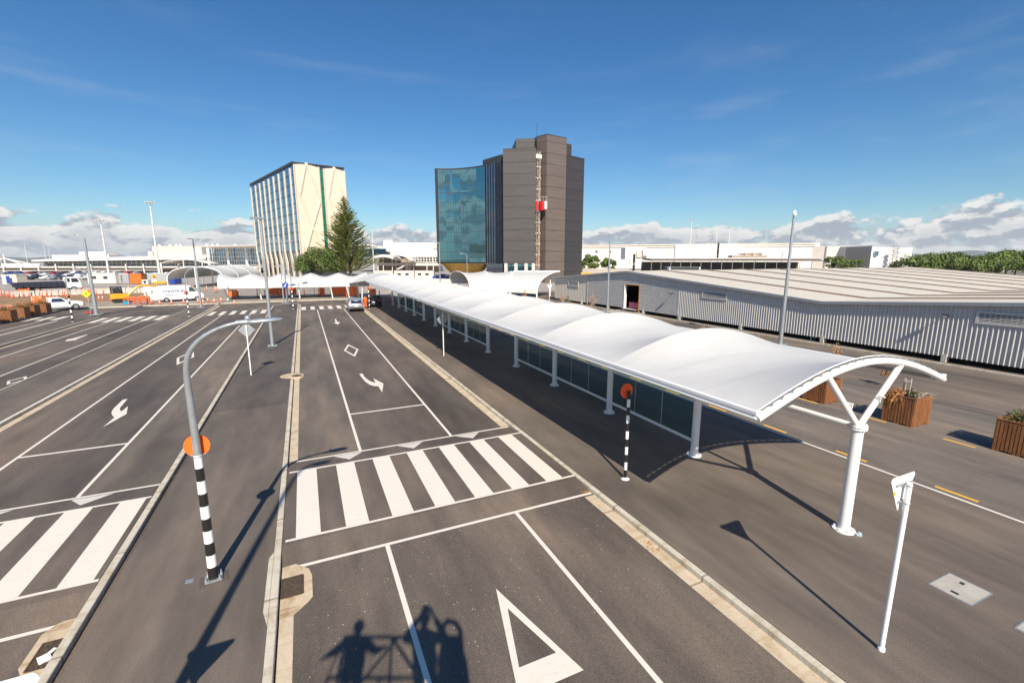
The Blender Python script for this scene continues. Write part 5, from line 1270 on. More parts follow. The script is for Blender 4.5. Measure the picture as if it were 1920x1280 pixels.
# billboard
t=thing('billboard',tuple(AT(1189,135,505).xy)+(0,),'back of a billboard with walkway bars on a single dark column behind the shed ridge','billboard')
c=AT(1189,135); m=MB(); m.box((c.x,c.y,4.0),(.5,.5,8.0)); m.build('column',M['darkmetal'],t)
m=MB()
for z in (5.4,4.9): m.box((c.x,c.y-.3,z),(4.2,.15,.12),-.42)
for k in range(5): q=Vector((c.x-1.9+k*.95,c.y-.3+.42*1.9-k*.42*.95,0)); m.tube([(q.x,q.y,4.9),(q.x,q.y,5.9)],.03,4)
m.build('catwalk',M['fargrey'],t)
m=MB(); m.box((c.x,c.y,8.9),(3.3,.3,.14),-.42); m.build('panel_frame',M['fargrey'],t)
# hills
random.seed(2)
def hill(px0,px1,d,hmax,label,n=60,seed=1):
    rnd=random.Random(seed); ph=[rnd.uniform(0,6) for _ in range(5)]
    m=MB(); vs=[]
    for i in range(n+1):
        s=i/n; q=AT(px0+(px1-px0)*s,d); env=math.sin(s*math.pi)**.4
        h=hmax*env*(.55+.2*math.sin(s*9+ph[0])+.13*math.sin(s*23+ph[1])+.07*math.sin(s*57+ph[2]))
        b=q+v*900; vs+= [(q.x-v.x*500,q.y-v.y*500,-2),(q.x,q.y,max(0,h)),(b.x,b.y,-2)]
    m.add(vs,[(3*i,3*i+3,3*i+4,3*i+1) for i in range(n)]+[(3*i+1,3*i+4,3*i+5,3*i+2) for i in range(n)],True)
    struct('hills',m,M['hill'],label)
hill(-150,330,5200,62,'low blue hills on the far left horizon',60,4); hill(1500,2600,6500,265,'blue hills on the far right horizon',80,7); hill(300,1600,9000,60,'faint low hills on the horizon',60,9)
# high masts
def mast(px,dg,pt,r,label,kind='ring'):
    q=AT(px,dg,520); h=ZD(pt,dg); t=thing('high_mast',(q.x,q.y,0),label,'light mast','floodlight masts')
    m=MB(); m.tube([(q.x,q.y,0),(q.x,q.y,h)],[r,r*.45],8); m.build('pole',M['farwhite'],t)
    m=MB()
    if kind=='ring':
        m.tube([(q.x+1.0*math.cos(a),q.y+1.0*math.sin(a),h+.1) for a in [k*math.pi/6 for k in range(13)]],.06,5)
        for k in range(8): a=k*math.pi/4; m.box((q.x+1.15*math.cos(a),q.y+1.15*math.sin(a),h+.25),(.55,.45,.3),a)
        for k in range(4): a=k*math.pi/4; m.tube([(q.x-math.cos(a),q.y-math.sin(a),h+.1),(q.x+math.cos(a),q.y+math.sin(a),h+.1)],.04,4)
    else:
        m.tube([(q.x-1.2,q.y,h),(q.x+1.2,q.y,h)],.06,5)
        for s in (-1,1): m.box((q.x+s*1.2,q.y,h+.05),(1.0,.5,.2))
    m.build('floodlights',M['fargrey'],t)
mast(205,149,415,.34,'tall white floodlight mast left of the tallest one'); mast(300,149,381,.38,'tallest white floodlight mast with a ring of lamps on the left')
mast(1290,250,413,.3,'tall thin floodlight mast rising behind the cargo building, leftmost of the right group'); mast(1361,250,427,.3,'second tall floodlight mast of the right group')
for i,(px,pt,dd) in enumerate([(57,457,260),(92,460,300),(100,467,320),(8,468,300),(1338,424,330),(1429,430,360),(1515,445,340),(1560,448,350),(1580,450,360),(1706,457,255),(1722,461,250),(1328,457,240),(1350,462,230),(1463,458,240),(1300,470,200),(1545,461,210),(1530,470,200),(1118,470,260)]):
    mast(px,dd,pt,.16 if dd<300 else .2,'small distant twin lamp mast, '+['on the far left skyline','second on the far left skyline','short one on the far left skyline','at the left photo edge','thin one behind the cargo roof','thin one right of the tall camera pole','one above the grey hood','first thin one above the box building','second thin one above the box building','left one by the hedge','right one by the hedge','in front of the cargo wall','shorter one before the cargo wall','right of the cargo wall middle','by the carport left end','by the carport right end','before the carport right posts','left of the grey lamp post'][i],'twin')
mast(702,225,431,.3,'white floodlight mast between the pine and the dark tower','twin')
# ================================================================== site: barrier wall, cabins, containers
m=MB(); a=G(20,557); b=G(213,549.5); n=9
t=None
for k in range(n):
    p=a.lerp(b,k/n); q=a.lerp(b,(k+1)/n); c=(p+q)/2; d=q-p; m=MB(); L=d.length-.12
    mt=Matrix.Translation((c.x,c.y,0))@Matrix.Rotation(math.atan2(d.y,d.x),4,'Z'); P=[(-.3,0),(.3,0),(.28,.12),(.12,.35),(.09,1.0),(-.09,1.0),(-.12,.35),(-.28,.12)]
    vs=[mt@Vector((s*L/2,y,z)) for s in (-1,1) for y,z in P]; m.add(vs,[tuple(range(8)),tuple(range(15,7,-1))]+[(i,8+i,8+(i+1)%8,(i+1)%8) for i in range(8)])
    tag(m.build('concrete_barrier',M['wallc']),'pale concrete barrier block in the row before the tip truck','barrier','row of concrete barriers')
a=G(216,549.5); b=G(300,549)
for k in range(4):
    p=a.lerp(b,k/4); q=a.lerp(b,(k+1)/4); c=(p+q)/2; d=q-p; m=MB(); m.box((c.x,c.y,.5),(d.length-.1,.3,1.0),math.atan2(d.y,d.x)); tag(m.build('concrete_barrier',M['wallc'],bevel=.05),'concrete barrier block behind the yellow digger','barrier','barriers behind the digger')
def cabin(px0,px1,d,z1,mat,label,name='site_cabin',win=2,dep=2.6,cat='cabin',ribs=False,groof='farwhite'):
    a=AT(px0,d); b=AT(px1,d); dd=b-a; an=math.atan2(dd.y,dd.x); L=math.hypot(dd.x,dd.y); c=(a+b)/2; nv=Vector((math.sin(an),-math.cos(an),0)); ce=c-nv*dep/2
    t=thing(name,(ce.x,ce.y,0),label,cat)
    m=MB(); m.box((ce.x,ce.y,.12+(z1-.12)/2),(L,dep,z1-.12),an)
    if ribs:
        k=int(L/.35); 
        for i in range(k): q=a+dd*((i+.5)/k)+nv*.03; m.box((q.x,q.y,z1/2+.06),(.14,.06,z1-.3),an)
    m.build('body',M[mat],t)
    m=MB(); m.box((ce.x,ce.y,z1+.05),(L+.15,dep+.15,.1),an); m.build('roof',M[groof],t)
    e=Vector((math.cos(an),math.sin(an),0))
    for i in range(win):
        q=a+dd*((i+.5)/win*.8+.05)+nv*.02; m=MB(); m.box((q.x,q.y,z1*.62),(1.3,.06,.9),an); f=m.build('window_frame',M['farwhite'],t); m=MB(); q=q+nv*.03; m.box((q.x,q.y,z1*.62),(1.15,.03,.75),an); m.build('pane',M['dglass'],f)
    m=MB(); 
    for s in (-.42,0,.42): q=ce+e*s*L; m.box((q.x,q.y,.06),(.3,dep*.9,.12),an)
    m.build('footings',M['darkmetal'],t)
    return t,a,b,nv,an
cabin(158,211,122,2.75,'cabin','cream site cabin with two windows behind the tip truck')
t,a,b,nv,an=cabin(214,236,123,2.5,'cgrey','narrow grey container with dark stencilled letters',win=0,ribs=True,name='shipping_container',cat='container')
cabin(238,260,121,2.6,'gbrown','orange shipping container with ribbed sides',win=0,ribs=True,name='shipping_container',cat='container',groof='gbrown')
cabin(260,270,122,2.6,'rust','dark rusty end of a container between the orange and grey ones',win=0,name='shipping_container',cat='container',groof='rust')
t3,a3,b3,nv3,an3=cabin(271,309,121,2.7,'cgrey','grey container office with a yellow and black warning roundel',win=0,name='shipping_container',cat='container')
q=a3.lerp(b3,.36)+nv3*.05; m=MB(); m.disc((q.x,q.y,2.0),(nv3.x,nv3.y,0),.55,.03,20); r_=m.build('warning_roundel',M['yellow'],t3); m=MB(); q=q+nv3*.04; m.box((q.x,q.y,1.95),(.45,.03,.35),an3,.3); m.build('black_mark',M['black'],r_)
q=a3.lerp(b3,.35)+nv3*.06; m=MB(); m.box((q.x,q.y,.85),(1.3,.04,.8),an3); m.build('white_notice',M['farwhite'],t3)
cabin(313,322,120,2.5,'blue','dark blue site toilet beside the grey container',win=0,name='site_toilet',cat='toilet')
for i,(p0,p1,mt,lab) in enumerate([(700,735,'cabin','left site cabin in the row behind the white hoarding'),(738,775,'cabin2','pale pink site cabin with red edging behind the hoarding'),(777,812,'cabin2','pink-cream site cabin at the right of the row')]): cabin(p0,p1,150,2.7,mt,lab)
cabin(-4,24,118,2.5,'cabin','white cabin with a blue door at the left photo edge',win=0)
q=AT(7.5,117.3); m=MB(); m.box((q.x,q.y,1.3),(.9,.08,2.0),-.42); tag(m.build('portable_toilet',M['blue']),'blue portable toilet front at the left photo edge','toilet')
q=AT(268.5,118); m=MB(); m.box((q.x,q.y,.75),(1.5,1.2,1.1),-.3); m2=m.build('generator',M['farwhite'],bevel=.08); tag(m2,'small white generator in front of the rusty container','generator')
m=MB(); m.disc((q.x-.2,q.y-.65,.75),(-.3,-1,0),.35,.03,16); m.build('fan_grille',M['darkmetal'],m2)
q=AT(295,112); m=MB(); m.box((q.x,q.y,.9),(3.0,.8,.5),-.3); m.box((q.x-.8,q.y,.4),(.15,.5,.8)); m.box((q.x+.8,q.y,.4),(.15,.5,.8)); tag(m.build('stacked_boards',M['yellow']),'stack of yellow-orange boards in front of the grey container','boards')
# light coloured skip near digger
q=G(282,556); m=MB(); m.box((q.x,q.y,.9),(1.3,1.2,1.7),-.3); tag(m.build('equipment_box',M['farwhite'],bevel=.05),'pale grey equipment box behind the digger arm','box')
# letters on the grey container (vertical stencil, unreadable marks in the photo)
for i in range(5):
    q=a.lerp(b,.42)+nv*.11; m=MB(); m.box((q.x,q.y,2.15-i*.38),(.38,.03,.09),an); m.box((q.x-.12,q.y,2.05-i*.38),(.09,.03,.22),an); m.build('stencil_letter',M['navy'],t)
# ================================================================== cars
def wheel(t,x,y,r=.32,w=.22,big=False):
    m=MB(); m.tube([(x,y-w/2,r),(x,y+w/2,r)],r,18); o=m.build('tyre',M['rubber'],t)
    m=MB(); m.tube([(x,y-w/2-.012,r),(x,y+w/2+.012,r)],r*.6,14); m.build('rim',M['galv'],o); return o
def car_body(L,W,Hh,prof,mat,t,name='body'):
    """profile lofted across the width with tumblehome"""
    m=MB(); secs=[(-1,.86,.12),(-.93,.97,.02),(-.6,1,0),(0,1,0),(.6,1,0),(.93,.97,.02),(1,.86,.12)]
    vs=[]; n=len(prof)
    for s,k,dz in secs:
        for x,z in prof:
            hi=max(0,(z-.62*Hh)/(Hh*.38)); vs.append((x*(1-.02*abs(s)),s*W/2*(1-.16*hi),z*(1 if z<.5 else 1)-dz*(z>.4)*.25))
    fs=[]
    for i in range(len(secs)-1):
        for k in range(n): a=i*n+k; b=i*n+(k+1)%n; fs.append((a,b,b+n,a+n))
    m.add(vs,fs,True); m.add(vs[:n],[tuple(range(n-1,-1,-1))]); m.add(vs[-n:],[tuple(range(n))])
    return m.build(name,M[mat],t)
def make_car(label,mat,group=None,kind='hatch',loc=(0,0,0)):
    t=thing('parked_car',(0,0,0),label,'car',group)
    if kind=='suv': prof=[(-2.2,.35),(-2.25,.75),(-2.15,1.05),(-1.85,1.55),(-1.6,1.66),(.35,1.66),(1.15,1.12),(2.1,.98),(2.28,.72),(2.25,.35),(1.8,.28),(-1.8,.28)]; Hh=1.66
    else: prof=[(-2.0,.33),(-2.08,.7),(-1.95,.98),(-1.45,1.42),(-1.1,1.48),(.25,1.46),(1.0,1.0),(1.9,.86),(2.05,.6),(2.02,.33),(1.6,.26),(-1.6,.26)]; Hh=1.48
    car_body(4.2,1.78,Hh,prof,mat,t)
    k=Hh/1.48
    for s in (-1,1):
        m=MB(); y=s*.80; m.add([(-1.35,y+.035*s,.98*k),(.75,y+.035*s,.98*k),(.22,y-.055*s,1.38*k),(-1.15,y-.055*s,1.38*k)],[(0,1,2,3) if s<0 else (3,2,1,0)]); m.build('side_window',M['carglass'],t)
    e=.06 if kind=='suv' else 0
    m=MB(); x0,x1=(-2.155,-1.80) if kind=='suv' else (-1.93,-1.50); m.add([(x0-.02,-.68,1.06*(1 if kind=='suv' else .94)),(x0-.02,.68,1.06*(1 if kind=='suv' else .94)),(x1-.03,.58,1.5*(1.02 if kind=='suv' else .93)),(x1-.03,-.58,1.5*(1.02 if kind=='suv' else .93))],[(0,3,2,1)]); m.build('rear_window',M['carglass'],t)
    m=MB(); m.add([(1.14+e,-.66,1.08*(1.08 if kind=='suv' else .96)),(1.14+e,.66,1.08*(1.08 if kind=='suv' else .96)),(.36+e,.58,1.46*(1.12 if kind=='suv' else .98)),(.36+e,-.58,1.46*(1.12 if kind=='suv' else .98))],[(0,1,2,3)]); m.build('windscreen',M['carglass'],t)
    for sx in (-1.35,1.35):
        for s in (-.80,.80): wheel(t,sx,s,.33)
    for s in (-1,1):
        m=MB(); m.box((-2.16 if kind=='suv' else -2.0,s*.70,.92*k),(.10,.22,.18)); m.build('tail_light',M['lampred'],t)
        m=MB(); m.box((2.12 if kind=='suv' else 1.9,s*.62,.80*k),(.16,.32,.13)); m.build('headlight',M['lampw'],t)
        m=MB(); m.box((.78,s*.95,1.02*k),(.14,.16,.12)); m.build('wing_mirror',M[mat],t)
    m=MB(); m.box((-2.27 if kind=='suv' else -2.08,0,.72),(.02,.46,.12)); m.build('number_plate',M['whitep'],t)
    m=MB(); m.box((-2.24 if kind=='suv' else -2.04,0,.45),(.06,1.5,.16)); m.build('rear_bumper',M['darkmetal'],t)
    return t
c=make_car('silver estate car seen from behind at the far crossing','silver',None,'suv'); p=G(668,577,RZ); c.location=(5.92,63.0,RZ); c.rotation_euler=(0,0,R(90))
c=make_car('dark blue car half hidden behind the person in orange','navy',None,'hatch'); c.location=(8.9,66.2,0); c.rotation_euler=(0,0,R(80))
# distant car park
proto={}
cols=[('carwhite','white'),('silver','silver'),('navy','dark'),('red','red'),('cgrey','grey'),('blue','blue')]
def simple_car(mat):
    t=thing('distant_car',(0,0,0),'','car','cars in the distant car park')
    prof=[(-2.0,.33),(-2.08,.7),(-1.95,.98),(-1.45,1.42),(-1.1,1.48),(.25,1.46),(1.0,1.0),(1.9,.86),(2.05,.6),(2.02,.33)]; car_body(4.2,1.78,1.48,prof,mat,t)
    m=MB(); m.bx(-1.3,.6,-.86,.86,1.02,1.34); m.build('windows',M['carglass'],t); m=MB()
    for sx in (-1.3,1.3): m.tube([(sx,-.86,.32),(sx,.86,.32)],.32,10)
    m.build('wheels',M['rubber'],t); return t
random.seed(31)
rows=[(148,0,205,10),(158,-10,300,14),(170,-20,330,17),(182,-20,330,19),(196,-30,420,24)]
for ri,(d,pa,pb,nn) in enumerate(rows):
    for k in range(nn):
        if random.random()<.1: continue
        mt,cn=random.choices(cols,[6,4,4,1.4,3,1])[0]; used=mt in proto
        if not used: proto[mt]=simple_car(mt)
        q=AT(pa+(pb-pa)*(k+random.uniform(-.15,.15))/nn,d)
        place(proto[mt],used,(q.x,q.y,0),R(60+random.choice([0,180])+random.uniform(-4,4)),'small %s car parked in %s row of the distant car park'%(cn,['the nearest','the second','the middle','the fourth','the farthest'][ri]))
for i,(px,d,mt) in enumerate([(822,150,'blue'),(832,152,'navy'),(841,149,'blue'),(826,158,'cgrey'),(1240,200,'carwhite'),(1250,204,'red')]):
    q=AT(px,d); place(proto[mt],True,(q.x,q.y,0),R([-25,150,-20,160,20,-25][i]),['blue car nearest the dark tower base','dark car between blue ones by the tower base','second blue car by the gold soffit','grey car behind the blue ones','white car beside the coaches','red car beside the coaches'][i],group='cars near the dark tower')
# ---- white van
def van():
    t=thing('white_van',(0,0,0),'white panel van with blue lettering and open rear door behind the traffic cones','van')
    prof=[(-2.75,.45),(-2.78,2.25),(-2.65,2.4),(1.0,2.42),(1.35,2.28),(2.1,1.45),(2.75,1.15),(2.92,.85),(2.9,.4),(2.3,.35),(-2.3,.35)]
    m=MB(); n=len(prof); vs=[(x,-.97*(1-.06*max(0,(z-1.2)/1.2)),z) for x,z in prof]+[(x,.97*(1-.06*max(0,(z-1.2)/1.2)),z) for x,z in prof]
    m.add(vs,[tuple(range(n)),tuple(range(2*n-1,n-1,-1))]+[(i,n+i,n+(i+1)%n,(i+1)%n) for i in range(n)]); b=m.build('body',M['carwhite'],t,bevel=.07)
    m=MB(); m.add([(1.05,-.99,1.5),(1.98,-.99,1.42),(1.45,-.955,2.12),(1.08,-.95,2.2)],[(0,1,2,3)]); m.build('side_window',M['carglass'],t)
    m=MB(); m.add([(2.14,-.82,1.48),(2.14,.82,1.48),(1.42,.74,2.24),(1.42,-.74,2.24)],[(0,1,2,3)]); m.build('windscreen',M['carglass'],t)
    for sx in (-1.9,1.95):
        for s in (-.9,.9): wheel(t,sx,s,.36)
    m=MB(); m.box((-3.3,-.72,1.35),(1.0,.05,1.9)); dr=m.build('rear_door',M['carwhite'],t); m=MB(); m.box((-3.5,-.755,1.6),(.3,.02,.5)); m.build('door_panel',M['cgrey'],dr)
    m=MB(); m.box((-2.81,.1,1.35),(.03,1.5,1.75)); m.build('rear_opening',M['cgrey'],t)
    m=MB(); m.box((-.5,-.985,1.10),(3.0,.01,.05)); m.build('blue_stripe',M['blue'],t)
    m=MB(); m.box((2.86,0,.5),(.12,1.8,.25)); m.build('bumper',M['darkmetal'],t)
    cu=bpy.data.curves.new('van_lettering','FONT'); cu.body='CONSTRUKT'; cu.size=.50; cu.extrude=.006; cu.align_x='CENTER'; cu.materials.append(M['blue'])
    o=bpy.data.objects.new('van_text',cu); COL.objects.link(o); bpy.context.view_layer.update(); me=bpy.data.meshes.new_from_object(o.evaluated_get(bpy.context.evaluated_depsgraph_get())); bpy.data.objects.remove(o); o=bpy.data.objects.new('lettering',me); COL.objects.link(o); o.parent=t; o.location=(-.75,-.99,1.45); o.rotation_euler=(R(90),0,0)
    m=MB(); m.box((2.75,-.7,.98),(.2,.35,.2)); m.box((2.75,.7,.98),(.2,.35,.2)); m.build('headlights',M['lampw'],t)
    return t
c=van(); c.location=(-17.9,87.0,.0); c.rotation_euler=(0,0,R(20)); c.scale=(1.02,1.02,1.02)
# ---- utility truck (pickup)
t=thing('utility_truck',(0,0,0),'white utility truck parked at the end of the left planter row','pickup truck')
prof=[(-2.5,.5),(-2.5,.98),(-.85,1.0),(-.8,1.5),(-.6,1.62),(.35,1.6),(1.05,1.12),(2.15,1.02),(2.4,.82),(2.4,.45),(1.9,.38),(-2.1,.38)]
m=MB(); n=len(prof); vs=[(x,-.9*(1-.10*max(0,(z-1.0)/.6)),z) for x,z in prof]+[(x,.9*(1-.10*max(0,(z-1.0)/.6)),z) for x,z in prof]
m.add(vs,[tuple(range(n)),tuple(range(2*n-1,n-1,-1))]+[(i,n+i,n+(i+1)%n,(i+1)%n) for i in range(n)]); m.build('body',M['carwhite'],t,bevel=.06)
m=MB(); m.add([(-.62,-.915,1.08),(.75,-.915,1.08),(.3,-.84,1.52),(-.55,-.84,1.52)],[(0,1,2,3)]); m.build('side_window',M['carglass'],t)
m=MB(); m.add([(1.07,-.7,1.16),(1.07,.7,1.16),(.42,.64,1.58),(.42,-.64,1.58)],[(0,1,2,3)]); m.build('windscreen',M['carglass'],t)
for sx in (-1.55,1.6):
    for s in (-.84,.84): wheel(t,sx,s,.37)
m=MB(); m.bx(-2.4,-.9,-.8,.8,1.0,1.02); m.build('tray',M['darkmetal'],t); m=MB(); m.box((2.4,0,.6),(.15,1.75,.35)); m.build('bumper',M['darkmetal'],t)
m=MB(); m.box((-1.6,-.2,1.25),(.9,.8,.5)); m.build('tool_box',M['gbrown'],t); m=MB(); m.box((2.33,-.62,.88),(.12,.35,.16)); m.box((2.33,.62,.88),(.12,.35,.16)); m.build('headlights',M['lampw'],t)
t.location=(-29.5,78.4,0); t.rotation_euler=(0,0,R(28))
# ---- tip truck
t=thing('tip_truck',(0,0,0),'tip truck with a long black tipper body and white cab in the yard','truck')
m=MB(); m.extr([(-5.2,1.15),(-5.3,2.0),(.95,2.05),(.95,1.05)],'y',-1.2,1.2); m.build('tipper_body',M['navy'],t); m=MB()
for k in range(9): m.box((-4.9+k*.68,-1.23,1.6),(.09,.06,.85))
m.build('tipper_ribs',M['darkmetal'],t)
m=MB(); m.extr([(1.15,.75),(1.15,2.7),(1.5,2.85),(2.75,2.8),(3.15,1.95),(3.25,.7)],'y',-1.15,1.15); m.build('cab',M['carwhite'],t,bevel=.08)
m=MB(); m.add([(1.9,-1.165,1.85),(2.95,-1.165,1.85),(2.65,-1.165,2.6),(1.9,-1.165,2.6)],[(0,1,2,3)]); m.add([(1.35,-1.165,1.9),(1.7,-1.165,1.9),(1.7,-1.165,2.6),(1.35,-1.165,2.6)],[(0,1,2,3)]); m.build('side_window',M['carglass'],t)
m=MB(); m.add([(3.17,-1.0,1.98),(3.17,1.0,1.98),(2.80,1.0,2.72),(2.80,-1.0,2.72)],[(0,1,2,3)]); m.build('windscreen',M['carglass'],t)
m=MB(); m.bx(-5.0,3.1,-.5,.5,.75,1.05); m.build('chassis',M['darkmetal'],t)
for sx in (-3.9,-2.6,2.1):
    for s in (-1.0,1.0): wheel(t,sx,s,.52,.32)
m=MB(); m.box((3.25,0,.7),(.15,2.2,.5)); m.build('bumper',M['red'],t)
t.location=(-45.2,121.0,0); t.rotation_euler=(0,0,R(29)); t.scale=(1.12,1.12,1.05)
# ---- digger
t=thing('mini_digger',(0,0,0),'yellow mini digger with its arm stretched right over orange barriers','digger')
for s in (-.65,.65):
    m=MB(); P=[]; 
    for k in range(20):
        a=k/20*2*math.pi; P.append((.95*math.cos(a)*(1.0),.26+.26*math.sin(a)))
    m.extr([(x*1.1,z) for x,z in P],'y',s-.17,s+.17); m.build('track',M['rubber'],t)
m=MB(); m.extr([(-1.15,.6),(-1.2,1.25),(-.7,1.4),(.9,1.35),(1.1,.95),(1.0,.6)],'y',-.8,.8); m.build('body',M['yellow'],t,bevel=.08)
m=MB(); m.extr([(-.80,1.4),(-.85,2.25),(.05,2.3),(.2,1.4)],'y',-.5,.4); m.build('cab',M['carglass'],t)
m=MB()
for x in (-.98,.22): 
    for y in (-.57,.47): m.tube([(x+(.1 if x>0 else 0),y,1.38),(x,y,2.36)],.05,4)
m.box((-.38,-.05,2.40),(1.3,1.1,.08)); m.build('cab_frame',M['darkmetal'],t)
m=MB(); m.tube([(.9,0,1.0),(2.2,0,2.25),(3.0,0,2.5)],[.2,.17,.14],6,True,False); m.tube([(3.0,0,2.5),(4.5,0,2.35)],[.14,.13],6,True,False); m.build('boom',M['yellow'],t)
m=MB(); m.tube([(4.4,0,2.45),(4.9,0,1.0),(4.95,0,.5)],[.15,.13,.10],6,True,False); m.build('dipper_arm',M['yellow'],t)
m=MB(); m.extr([(4.7,.7),(5.2,.65),(5.15,.1),(4.75,.2)],'y',-.3,.3); m.build('bucket',M['darkmetal'],t)
m=MB(); m.tube([(1.2,0,.95),(2.4,0,2.1)],.06,6); m.build('ram',M['galv'],t)
t.location=(-25.6,87.6,0); t.rotation_euler=(0,0,R(22)); t.scale=(.98,.98,1.0)
# ---- cones and delineators
def make_cone():
    t=thing('traffic_cone',(0,0,0),'','traffic cone','orange traffic cones')
    m=MB(); m.box((0,0,.025),(.38,.38,.05)); m.build('base',M['rubber'],t)
    m=MB(); m.lathe((0,0,.05),[(.15,0),(.10,.28),(.045,.68),(.03,.70)],12); c=m.build('cone_body',M['cone'],t)
    m=MB(); m.lathe((0,0,.36),[(.103,0),(.078,.17)],12); m.build('white_band',M['whitep'],c); return t
def make_del():
    t=thing('delineator_post',(0,0,0),'','delineator','orange delineator posts')
    m=MB(); m.lathe((0,0,0),[(.22,0),(.2,.06),(.07,.08)],12); m.build('base',M['rubber'],t)
    m=MB(); m.cyl((0,0,.07),.065,1.05,10); c=m.build('post',M['cone'],t)
    m=MB(); m.cyl((0,0,.6),.07,.12,10); m.build('white_band',M['whitep'],c); m=MB(); m.cyl((0,0,.85),.07,.12,10); m.build('white_band',M['whitep'],c); return t
pc=make_cone(); pd=make_del(); uc=ud=False
random.seed(17)
spots=[(px,py) for px,py in [(300,571),(322,570),(345,569),(372,568),(381,569),(390,566),(402,568),(415,566),(440,571),(167,566),(186,562),(193,562),(208,563),(212,560),(298,560),(285,568)]]
for px,py in spots:
    p=G(px,py); place(pc,uc,(p.x,p.y,0),random.uniform(0,1),'orange cone in the loose row along the van and digger'); uc=True
zones=[('among the posts in front of the car park wall left of the truck',[(3,557),(8,556),(14,558),(17,557),(24,560),(27,558),(37,557),(45,558),(50,555),(55,556),(56,553),(75,556),(80,557),(88,557),(97,555)]),
 ('in the row in front of the tip truck',[(118,555),(122,554),(154,554),(181,553),(195,552),(208,551)]),
 ('among the planters and orange fences at the left',[(62,572),(66,573),(78,571),(90,573),(103,569),(110,570)]),
 ('near the open ended canopy',[(242,546),(257,545),(273,546),(292,547),(342,547),(345,548),(363,548),(388,546),(404,549),(406,547),(438,556)]),
 ('under and behind the cross canopy',[(428,556),(436,558),(447,556),(483,556),(497,556),(525,556),(560,555),(571,556),(598,556),(650,557),(700,560),(712,560),(732,564)])]
for lab,L in zones:
    for px,py in L:
        p=G(px,py); s=random.choice([1,1.15]); place(pd,ud,(p.x,p.y,0),0,'orange post '+lab,(1.25,1.25,s*1.05)); ud=True
# orange netting panels and fence panels
def netpanel(px0,px1,py,h,label,mat='cone',k=0):
    a=G(px0,py); b=G(px1,py); d=b-a; t=thing('safety_fence',tuple((a+b)/2),label,'fence')
    m=MB(); m.box(((a.x+b.x)/2,(a.y+b.y)/2,.12+h/2),(d.length,.03,h-.1),math.atan2(d.y,d.x)); m.build('netting',M['net'],t)
    m=MB(); n=max(2,int(d.length/1.6))
    for i in range(n+1): q=a.lerp(b,i/n); m.tube([(q.x,q.y,0),(q.x,q.y,h+.15)],.03,5)
    m.build('posts',M['darkmetal'],t)
for i,(a,b,y,h) in enumerate([(430,446,557,1.2),(503,540,555,1.5),(545,556,554,1.3),(600,609,555,1.4),(623,652,555,1.6),(656,672,556,1.8),(692,705,556,1.3),(60,82,570,1.1),(88,112,571,1.1),(160,176,553,.9),(36,56,554,1.1)]):
    netpanel(a,b,y,h,'orange safety netting panel '+['at the left end of the cross canopy','widest one behind the lamp posts','beside the far striped pole','behind the middle of the cross canopy','large one right of centre under the cross canopy','under the right end of the cross canopy','just right of the canopy corner','behind the wide left planter','before the utility truck','by the concrete barriers','left of the tip truck'][i])
# tube barrier trestles near the digger
for i,(px,py) in enumerate([(252,570),(262,571),(272,572),(243,569),(8,588)]):
    p=G(px,py); m=MB(); 
    for s in (-1,1):
        m.tube([(p.x-.6,p.y+s*.35,0),(p.x-.5,p.y,.95)],.035,5); m.tube([(p.x+.6,p.y+s*.35,0),(p.x+.5,p.y,.95)],.035,5)
    m.tube([(p.x-.8,p.y,.95),(p.x+.8,p.y,.95)],.05,5); m.tube([(p.x-.8,p.y,.6),(p.x+.8,p.y,.6)],.04,5)
    tag(m.build('barrier_trestle',M['cone']),['orange trestle barrier before the digger bucket','orange trestle barrier between two others at the digger','orange trestle barrier nearest the van','orange trestle barrier beside the digger track','orange trestle on top of the left planters'][i],'barrier')
p=G(237.5,570.5); m=MB(); m.box((p.x,p.y,.25),(.7,.35,.45),.5); tag(m.build('fuel_can',M['cyan']),'light blue can on the ground before the digger','can')
p=G(148,588,0); 
# temporary mesh fences behind the canopy
for i,(a,b,y) in enumerate([(440,500,553.5),(560,620,553),(378,424,556)]):
    A_=G(a,y); B_=G(b,y); d=B_-A_; m=MB(); n=int(d.length/2.3)
    for k in range(n+1):
        q=A_.lerp(B_,k/n); m.tube([(q.x,q.y,0),(q.x,q.y,1.9)],.035,5)
    for z in (.15,1.0,1.88): c=(A_+B_)/2; m.box((c.x,c.y,z),(d.length,.03,.03),math.atan2(d.y,d.x))
    nn=int(d.length/.25)
    for k in range(nn): q=A_.lerp(B_,k/nn); m.box((q.x,q.y,1.0),(.012,.012,1.75))
    tag(m.build('mesh_fence',M['galv']),['grey mesh fence behind the left half of the cross canopy','grey mesh fence behind the right half of the cross canopy','grey mesh fence between the van and the cross canopy'][i],'fence')
# small flat leftovers on the yard
t=thing('road_plates',(0,0,0),'low red kerb blocks at the foot of the far left lamp post','blocks'); 
m=MB()
for i in range(3): p=G(166+i*3,586.5); m.box((p.x,p.y,.08),(.5,.25,.16),.5+i*.3)
t.location=tuple(G(170,586.5)); m.build('blocks',M['red'],t)
